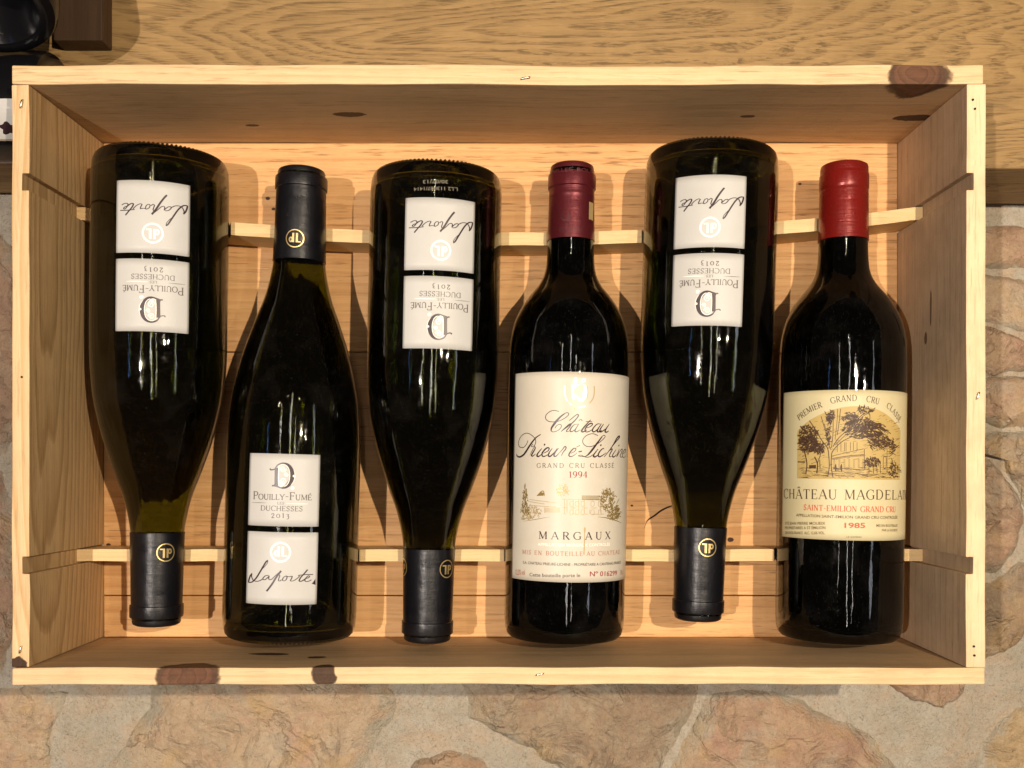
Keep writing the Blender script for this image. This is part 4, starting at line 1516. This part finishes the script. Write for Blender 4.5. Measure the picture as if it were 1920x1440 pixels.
Ze = zt(1440, 740, 7.385)
# sepia ground of the picture
p = P6()
arch = Ze((418, 1165), (418, 500)) + [(q.x, q.y) for q in catmull([(x, y, 0) for x, y in Ze((418, 500), (560, 370), (740, 270), (960, 190), (1200, 160), (1420, 180), (1580, 240), (1700, 330), (1790, 430))], 4)] + Ze((1826, 500), (1822, 1175))
A = [p.q(*q) for q in arch]
# columns of quads so that the tint follows the curve of the bottle
top_pts = A[1:-1]
base_y = (A[0].y + A[-1].y) / 2
n0 = None
for i in range(len(top_pts) - 1):
    a, b = top_pts[i], top_pts[i + 1]
    m = max(1, int(abs(b.x - a.x) / 0.002))
    for k in range(m):
        c, d = a.lerp(b, k / m), a.lerp(b, (k + 1) / m)
        if abs(d.x - c.x) > 1e-6:
            p.poly([(c.x, base_y), (d.x, base_y), (d.x, d.y), (c.x, c.y)])
p.build("picture_ground", M_SEPIA, lab6, 0.00032)
rr = random.Random(5)
p = P6()


def arch_y(x):
    """height of the picture's arch in zoomed pixels"""
    tab = [(418, 500), (560, 370), (740, 270), (960, 190), (1200, 160), (1420, 180), (1580, 240), (1700, 330), (1826, 500)]
    for (x0, y0), (x1, y1) in zip(tab, tab[1:]):
        if x0 <= x <= x1:
            return y0 + (y1 - y0) * (x - x0) / (x1 - x0)
    return 500


def leaves(cx, cy, w, h, n, size, wd=0.9, tilt=0.0, spread=3.1):
    for _ in range(n):
        a, t = rr.uniform(0, 6.283), math.sqrt(rr.random())
        x, y = cx + w * t * math.cos(a), cy + h * t * math.sin(a)
        if not 425 < x < 1815 or y < arch_y(x) + 12 or y > 1150:
            continue
        d = tilt + rr.uniform(-spread, spread)
        l = size * rr.uniform(0.5, 1.4)
        p.pen(Ze((x, y), (x + l * 0.5 * math.cos(d) + 4, y + l * 0.5 * math.sin(d) - 4), (x + l * math.cos(d), y + l * math.sin(d))), wd * rr.uniform(0.9, 1.8), 'mid')


leaves(560, 560, 130, 130, 300, 34, 1.2)
leaves(560, 690, 140, 110, 320, 34, 1.3)
leaves(700, 740, 80, 80, 150, 30, 1.2)
leaves(1250, 480, 240, 130, 330, 60, 1.1, -0.5, 0.7)
leaves(1430, 470, 170, 90, 110, 60, 1.2, 0.5, 0.6)
leaves(1500, 640, 150, 120, 170, 54, 1.2, 0.5, 0.6)
leaves(1120, 320, 120, 90, 120, 50, 1.0, 0.6, 0.8)
leaves(860, 300, 60, 90, 110, 40, 1.1)
leaves(840, 560, 30, 130, 60, 36, 1.2)
leaves(1350, 220, 120, 40, 60, 50, 1.2)
leaves(1430, 920, 110, 70, 120, 34, 1.2, 1.5, 0.8)
leaves(1710, 720, 40, 110, 70, 36, 1.2)
leaves(1730, 1050, 60, 110, 90, 30, 1.1)
for _ in range(260):                                        # hatching in the shade of trees and walls
    x, y = rr.uniform(425, 1800), rr.uniform(300, 1000)
    if y < arch_y(x) + 20 or (900 < x < 1330 and 640 < y < 1020 and rr.random() < 0.7):
        continue
    l = rr.uniform(24, 60)
    p.pen(Ze((x, y), (min(x + l, 1815), y - rr.uniform(5, 22))), rr.uniform(0.35, 0.7), 'even')
for _ in range(180):                                        # ground
    x, y = rr.uniform(425, 1800), rr.uniform(1010, 1155)
    l = rr.uniform(30, 120)
    p.pen(Ze((x, y), (x + l * 0.5, y - 5), (min(x + l, 1815), y + 6)), rr.uniform(0.4, 0.9), 'mid')
for pts, w in [  # trunk and boughs drawn by their outlines
    ([(830, 1130), (850, 1000), (845, 860), (825, 740), (740, 620), (660, 480), (580, 360)], 1.5), ([(900, 1140), (878, 1000), (880, 860), (900, 780), (1000, 670), (1120, 600), (1260, 560), (1420, 620)], 1.5),
    ([(870, 760), (830, 640), (790, 480), (740, 300)], 1.0), ([(860, 700), (830, 560), (780, 400)], 0.9), ([(880, 740), (900, 560), (905, 360), (915, 215)], 1.1), ([(930, 620), (955, 400), (965, 200)], 0.9),
    ([(960, 560), (985, 380), (1005, 195)], 1.1), ([(900, 720), (980, 600), (1120, 470), (1230, 350), (1330, 250)], 1.4), ([(930, 700), (1040, 590), (1170, 470), (1300, 310), (1400, 250)], 1.1),
    ([(530, 1100), (545, 960), (520, 820), (500, 760)], 2.0), ([(680, 1090), (690, 960), (650, 860)], 2.2), ([(690, 950), (740, 800)], 1.2),
    ([(1340, 310), (1500, 410), (1690, 540)], 1.6), ([(1360, 340), (1520, 450), (1660, 540)], 0.9), ([(890, 850), (1100, 800), (1320, 750)], 1.0), ([(890, 885), (1100, 850), (1330, 830)], 1.3),
    ([(890, 900), (1100, 865), (1330, 845)], 0.8), ([(1330, 750), (1330, 1030)], 1.0), ([(900, 1020), (1100, 1025), (1330, 1045)], 1.2), ([(880, 1060), (1120, 1075), (1330, 1110), (1640, 1090)], 0.8),
    ([(1640, 540), (1640, 1080)], 0.9), ([(1590, 860), (1625, 860), (1625, 1000), (1590, 1005), (1590, 860)], 0.9), ([(1700, 760), (1800, 700)], 1.5), ([(420, 930), (520, 935)], 2.0), ([(575, 1000), (670, 995)], 6.0),
    ([(720, 900), (725, 1020)], 1.3), ([(1700, 880), (1720, 960), (1700, 1060)], 1.6)]:
    p.pen(Ze(*pts), w, 'even')
for x in (905, 975, 1045, 1110, 1175, 1240, 1300):
    for y in range(900, 1020, 16):
        p.pen(Ze((x, y), (x + 26, y - 3)), 0.55, 'even')
for x in (960, 1010, 1060, 1080, 1140, 1180, 1230):
    p.pen(Ze((x, 800 - (x - 900) * 0.1), (x, 660)), 0.8, 'even')
for x in (1390, 1450, 1500, 1545):
    p.pen(Ze((x, 950), (x + 4, 1090)), 1.1, 'even')
for x in (940, 1018):
    p.pen(Ze((x, 960), (x - 4, 1010), (x, 1065)), 3.4, 'mid')
p.build("engraving", M_INK_BROWN, lab6, 0.00042)
p = P6()
# main title: straight line of capitals, part of it running out of sight round the bottle
a, b = p.q(*Zb((62, 258))[0]), p.q(*Zb((1535, 280))[0])
ca = Vector((math.radians(-76) * p.R, a.y))
p.text_m("CHÂTEAU MAGD", ca, Vector((b.x, b.y)), 17.4 / 3070, True, T=0.13, t=0.05, track=0.12)
ce = Vector((b.x + 0.0012, b.y))
p.text_m("ELAINE", ce, Vector((b.x + 0.0345, b.y - 0.0002)), 16.8 / 3070, True, T=0.13, t=0.05, track=0.12)
# arched line
S = "PREMIER   GRAND   CRU   CLASSÉ"
path = [p.q(*q) for q in Ze((440, 360), (600, 240), (780, 165), (960, 108), (1150, 88), (1340, 96), (1480, 125), (1620, 172), (1720, 262), (1805, 390))]
path = [Vector((v.x, v.y)) for v in catmull([(v.x, v.y, 0) for v in path], 12)]
cum = [0.0]
for i in range(1, len(path)):
    cum.append(cum[-1] + (path[i] - path[i - 1]).length)
rib, wtot = serif_text(S, T=0.13, t=0.07, track=0.12)
cap6 = 10.8 / 3070


def on_path(s):
    s = min(max(s, 0.0), cum[-1] - 1e-6)
    i = 0
    while cum[i + 1] < s:
        i += 1
    t = (s - cum[i]) / (cum[i + 1] - cum[i])
    d = (path[i + 1] - path[i]).normalized()
    return path[i].lerp(path[i + 1], t), Vector((-d.y, d.x))


sx = cum[-1] / wtot
for pts, ws in rib:
    out = []
    for x, y in pts:
        c, nv = on_path(x * sx)
        out.append(c + nv * (y * cap6))
    p.ribbon(out, [w * (sx + cap6) / 2 for w in ws])
p.build("lettering", M_INK_BROWN, lab6)
p = P6()
p.text("SAINT-EMILION GRAND CRU", *Zb((402, 432), (1715, 462)), 10.2, T=0.15, t=0.07, track=0.08)
p.text("1985", *Zb((985, 688), (1280, 690)), 9.0, serif=False, bold=0.022)
p.build("red_lettering", M_INK_RED, lab6)
p = P6()
p.text("APPELLATION SAINT-EMILION GRAND CRU CONTROLÉE", *Zb((295, 522), (1740, 556)), 5.0, serif=False)
q = Zb((50, 630), (712, 642), (50, 695), (714, 705), (50, 765), (705, 780))
for s_, a_, b_ in (("STÉ JEAN PIERRE MOUEIX", q[0], q[1]), ("PROPRIETAIRES A ST ÉMILION", q[2], q[3]), ("GIRONDE-FRANCE  ALC. 12.6% VOL.", q[4], q[5])):
    av, bv = p.q(*a_), p.q(*b_)
    p.text_m(s_, Vector((math.radians(-73) * p.R, av.y)), bv, 5.0 / 3070, False)
p.text("MIS EN BOUTEILLES", *Zb((1440, 672), (1740, 672)), 4.4, serif=False)
p.text("PAR LA SOCIETE", *Zb((1520, 738), (1740, 738)), 4.0, serif=False)
p.text("L.B. SOUTIRON", *Zb((1015, 830), (1225, 832)), 2.6, serif=False)
p.build("small_lettering", flat("sepia_ink", (0.16, 0.10, 0.04), 0.5), lab6)
red6.matrix_world = S6.M

# ------------------------------------------------------------------ display rack things in the top left corner
M_DARKGLASS = flat("black_glass", (0.005, 0.005, 0.006), 0.16, 0.0, 0.35)
M_PEG = wood("walnut", 2, (0.085, 0.048, 0.025), (0.045, 0.024, 0.012), heart=(-0.25, 0.62), freq=120, contrast=0.5, grime=0.2)


def dark_bottle(name, label, base, axis, R, length):
    root = thing(name, label, "bottle", base)
    z = Vector(axis).normalized()
    y = z.orthogonal().normalized()
    rot = Matrix((y, z.cross(y), z)).transposed().to_4x4()
    prof = [(0.004, 0.040), (R * 0.30, 0.036), (R * 0.52, 0.022), (R * 0.66, 0.006), (R * 0.74, 0.0004), (R * 0.79, 0.0), (R * 0.88, 0.0), (R * 0.95, 0.0012), (R * 0.99, 0.004), (R, 0.010), (R, length * 0.45), (R * 0.97, length * 0.52),
            (R * 0.80, length * 0.60), (R * 0.55, length * 0.69), (R * 0.40, length * 0.78), (R * 0.37, length * 0.95), (R * 0.40, length * 0.955), (R * 0.40, length * 0.98), (R * 0.34, length)]
    vts, fcs = lathe(prof, 72)
    close_ends(vts, fcs, prof, 72)
    o = obj_py("glass_body", vts, fcs, M_DARKGLASS, root, True, False)
    root.matrix_world = Matrix.Translation(base) @ rot
    return root


b_up = W(-34, 14, 0.572)
dark_bottle("wine_bottle", "black bottle above the case's top left corner, base ring showing", b_up, (-0.10, 0.32, 1.0), 0.0400, 0.24)
zl = W(0, 196, 0.628).z
lying = dark_bottle("wine_bottle", "black bottle lying on its side behind the case's left edge, white label", (W(104, 0, 0.628).x, 0.6335, zl), (-1, 0, 0.0), 0.0335, 0.27)
# its white label: a band round the body, front only
Mw = lying.matrix_world.copy()
Mi = Mw.inverted()
x0, x1 = W(104, 0, 0.628).x - 0.004, W(104, 0, 0.628).x - 0.115
vts, fcs = [], []
na, nx = 16, 10
for i in range(nx + 1):
    for j in range(na + 1):
        x = x0 + (x1 - x0) * i / nx
        a = math.radians(-11 - 43 * j / na)
        r = 0.0335 + 0.0003
        vts.append(Mi @ Vector((x, 0.6335 - r * math.cos(a), zl + r * math.sin(a))))
for i in range(nx):
    for j in range(na):
        k = i * (na + 1) + j
        fcs.append((k, k + 1, k + na + 2, k + na + 1))
wl = obj_py("label", vts, fcs, M_PAPER_WHITE, lying, True, False)


def band(a0, a1, xa, xb, mat, name, lift=0.0005):
    vts, fcs = [], []
    for i in range(9):
        for a in (a0, a1):
            x = xa + (xb - xa) * i / 8
            an = math.radians(a)
            r = 0.0335 + lift
            vts.append(Mi @ Vector((x, 0.6335 - r * math.cos(an), zl + r * math.sin(an))))
        if i:
            fcs.append((2 * i - 2, 2 * i - 1, 2 * i + 1, 2 * i))
    obj_py(name, vts, fcs, mat, wl, False, False)


band(-52, -53.3, x0, x1, M_GOLD, "gold_line")
vts, fcs = [], []
ec = Vector((W(4, 0, 0.60).x, 0, 0))
for k in range(24):
    a = 2 * math.pi * k / 24
    rr_ = 0.0050 * (1 + 0.22 * math.sin(5 * a) + 0.1 * math.cos(3 * a))
    an = -40 + math.degrees(rr_ * math.sin(a) * 0.7 / 0.0335)
    r = 0.0335 + 0.0005
    vts.append(Mi @ Vector((ec.x + rr_ * math.cos(a), 0.6335 - r * math.cos(math.radians(an)), zl + r * math.sin(math.radians(an)))))
obj_py("emblem", vts, [tuple(range(24))], M_INK_DARK, wl, False, False)

pa, pb = W(100, 76, 0.652), W(192, 76, 0.652)
peg = obj_bm("wood_block", bm_box(pa.x, pb.x, 0.652, BEAM_D - 0.0002, pa.z, pa.z + 0.06, 0.001), M_PEG)
tag(peg, "dark brown wooden block fixed to the oak beam, beside the black bottle base", "block")
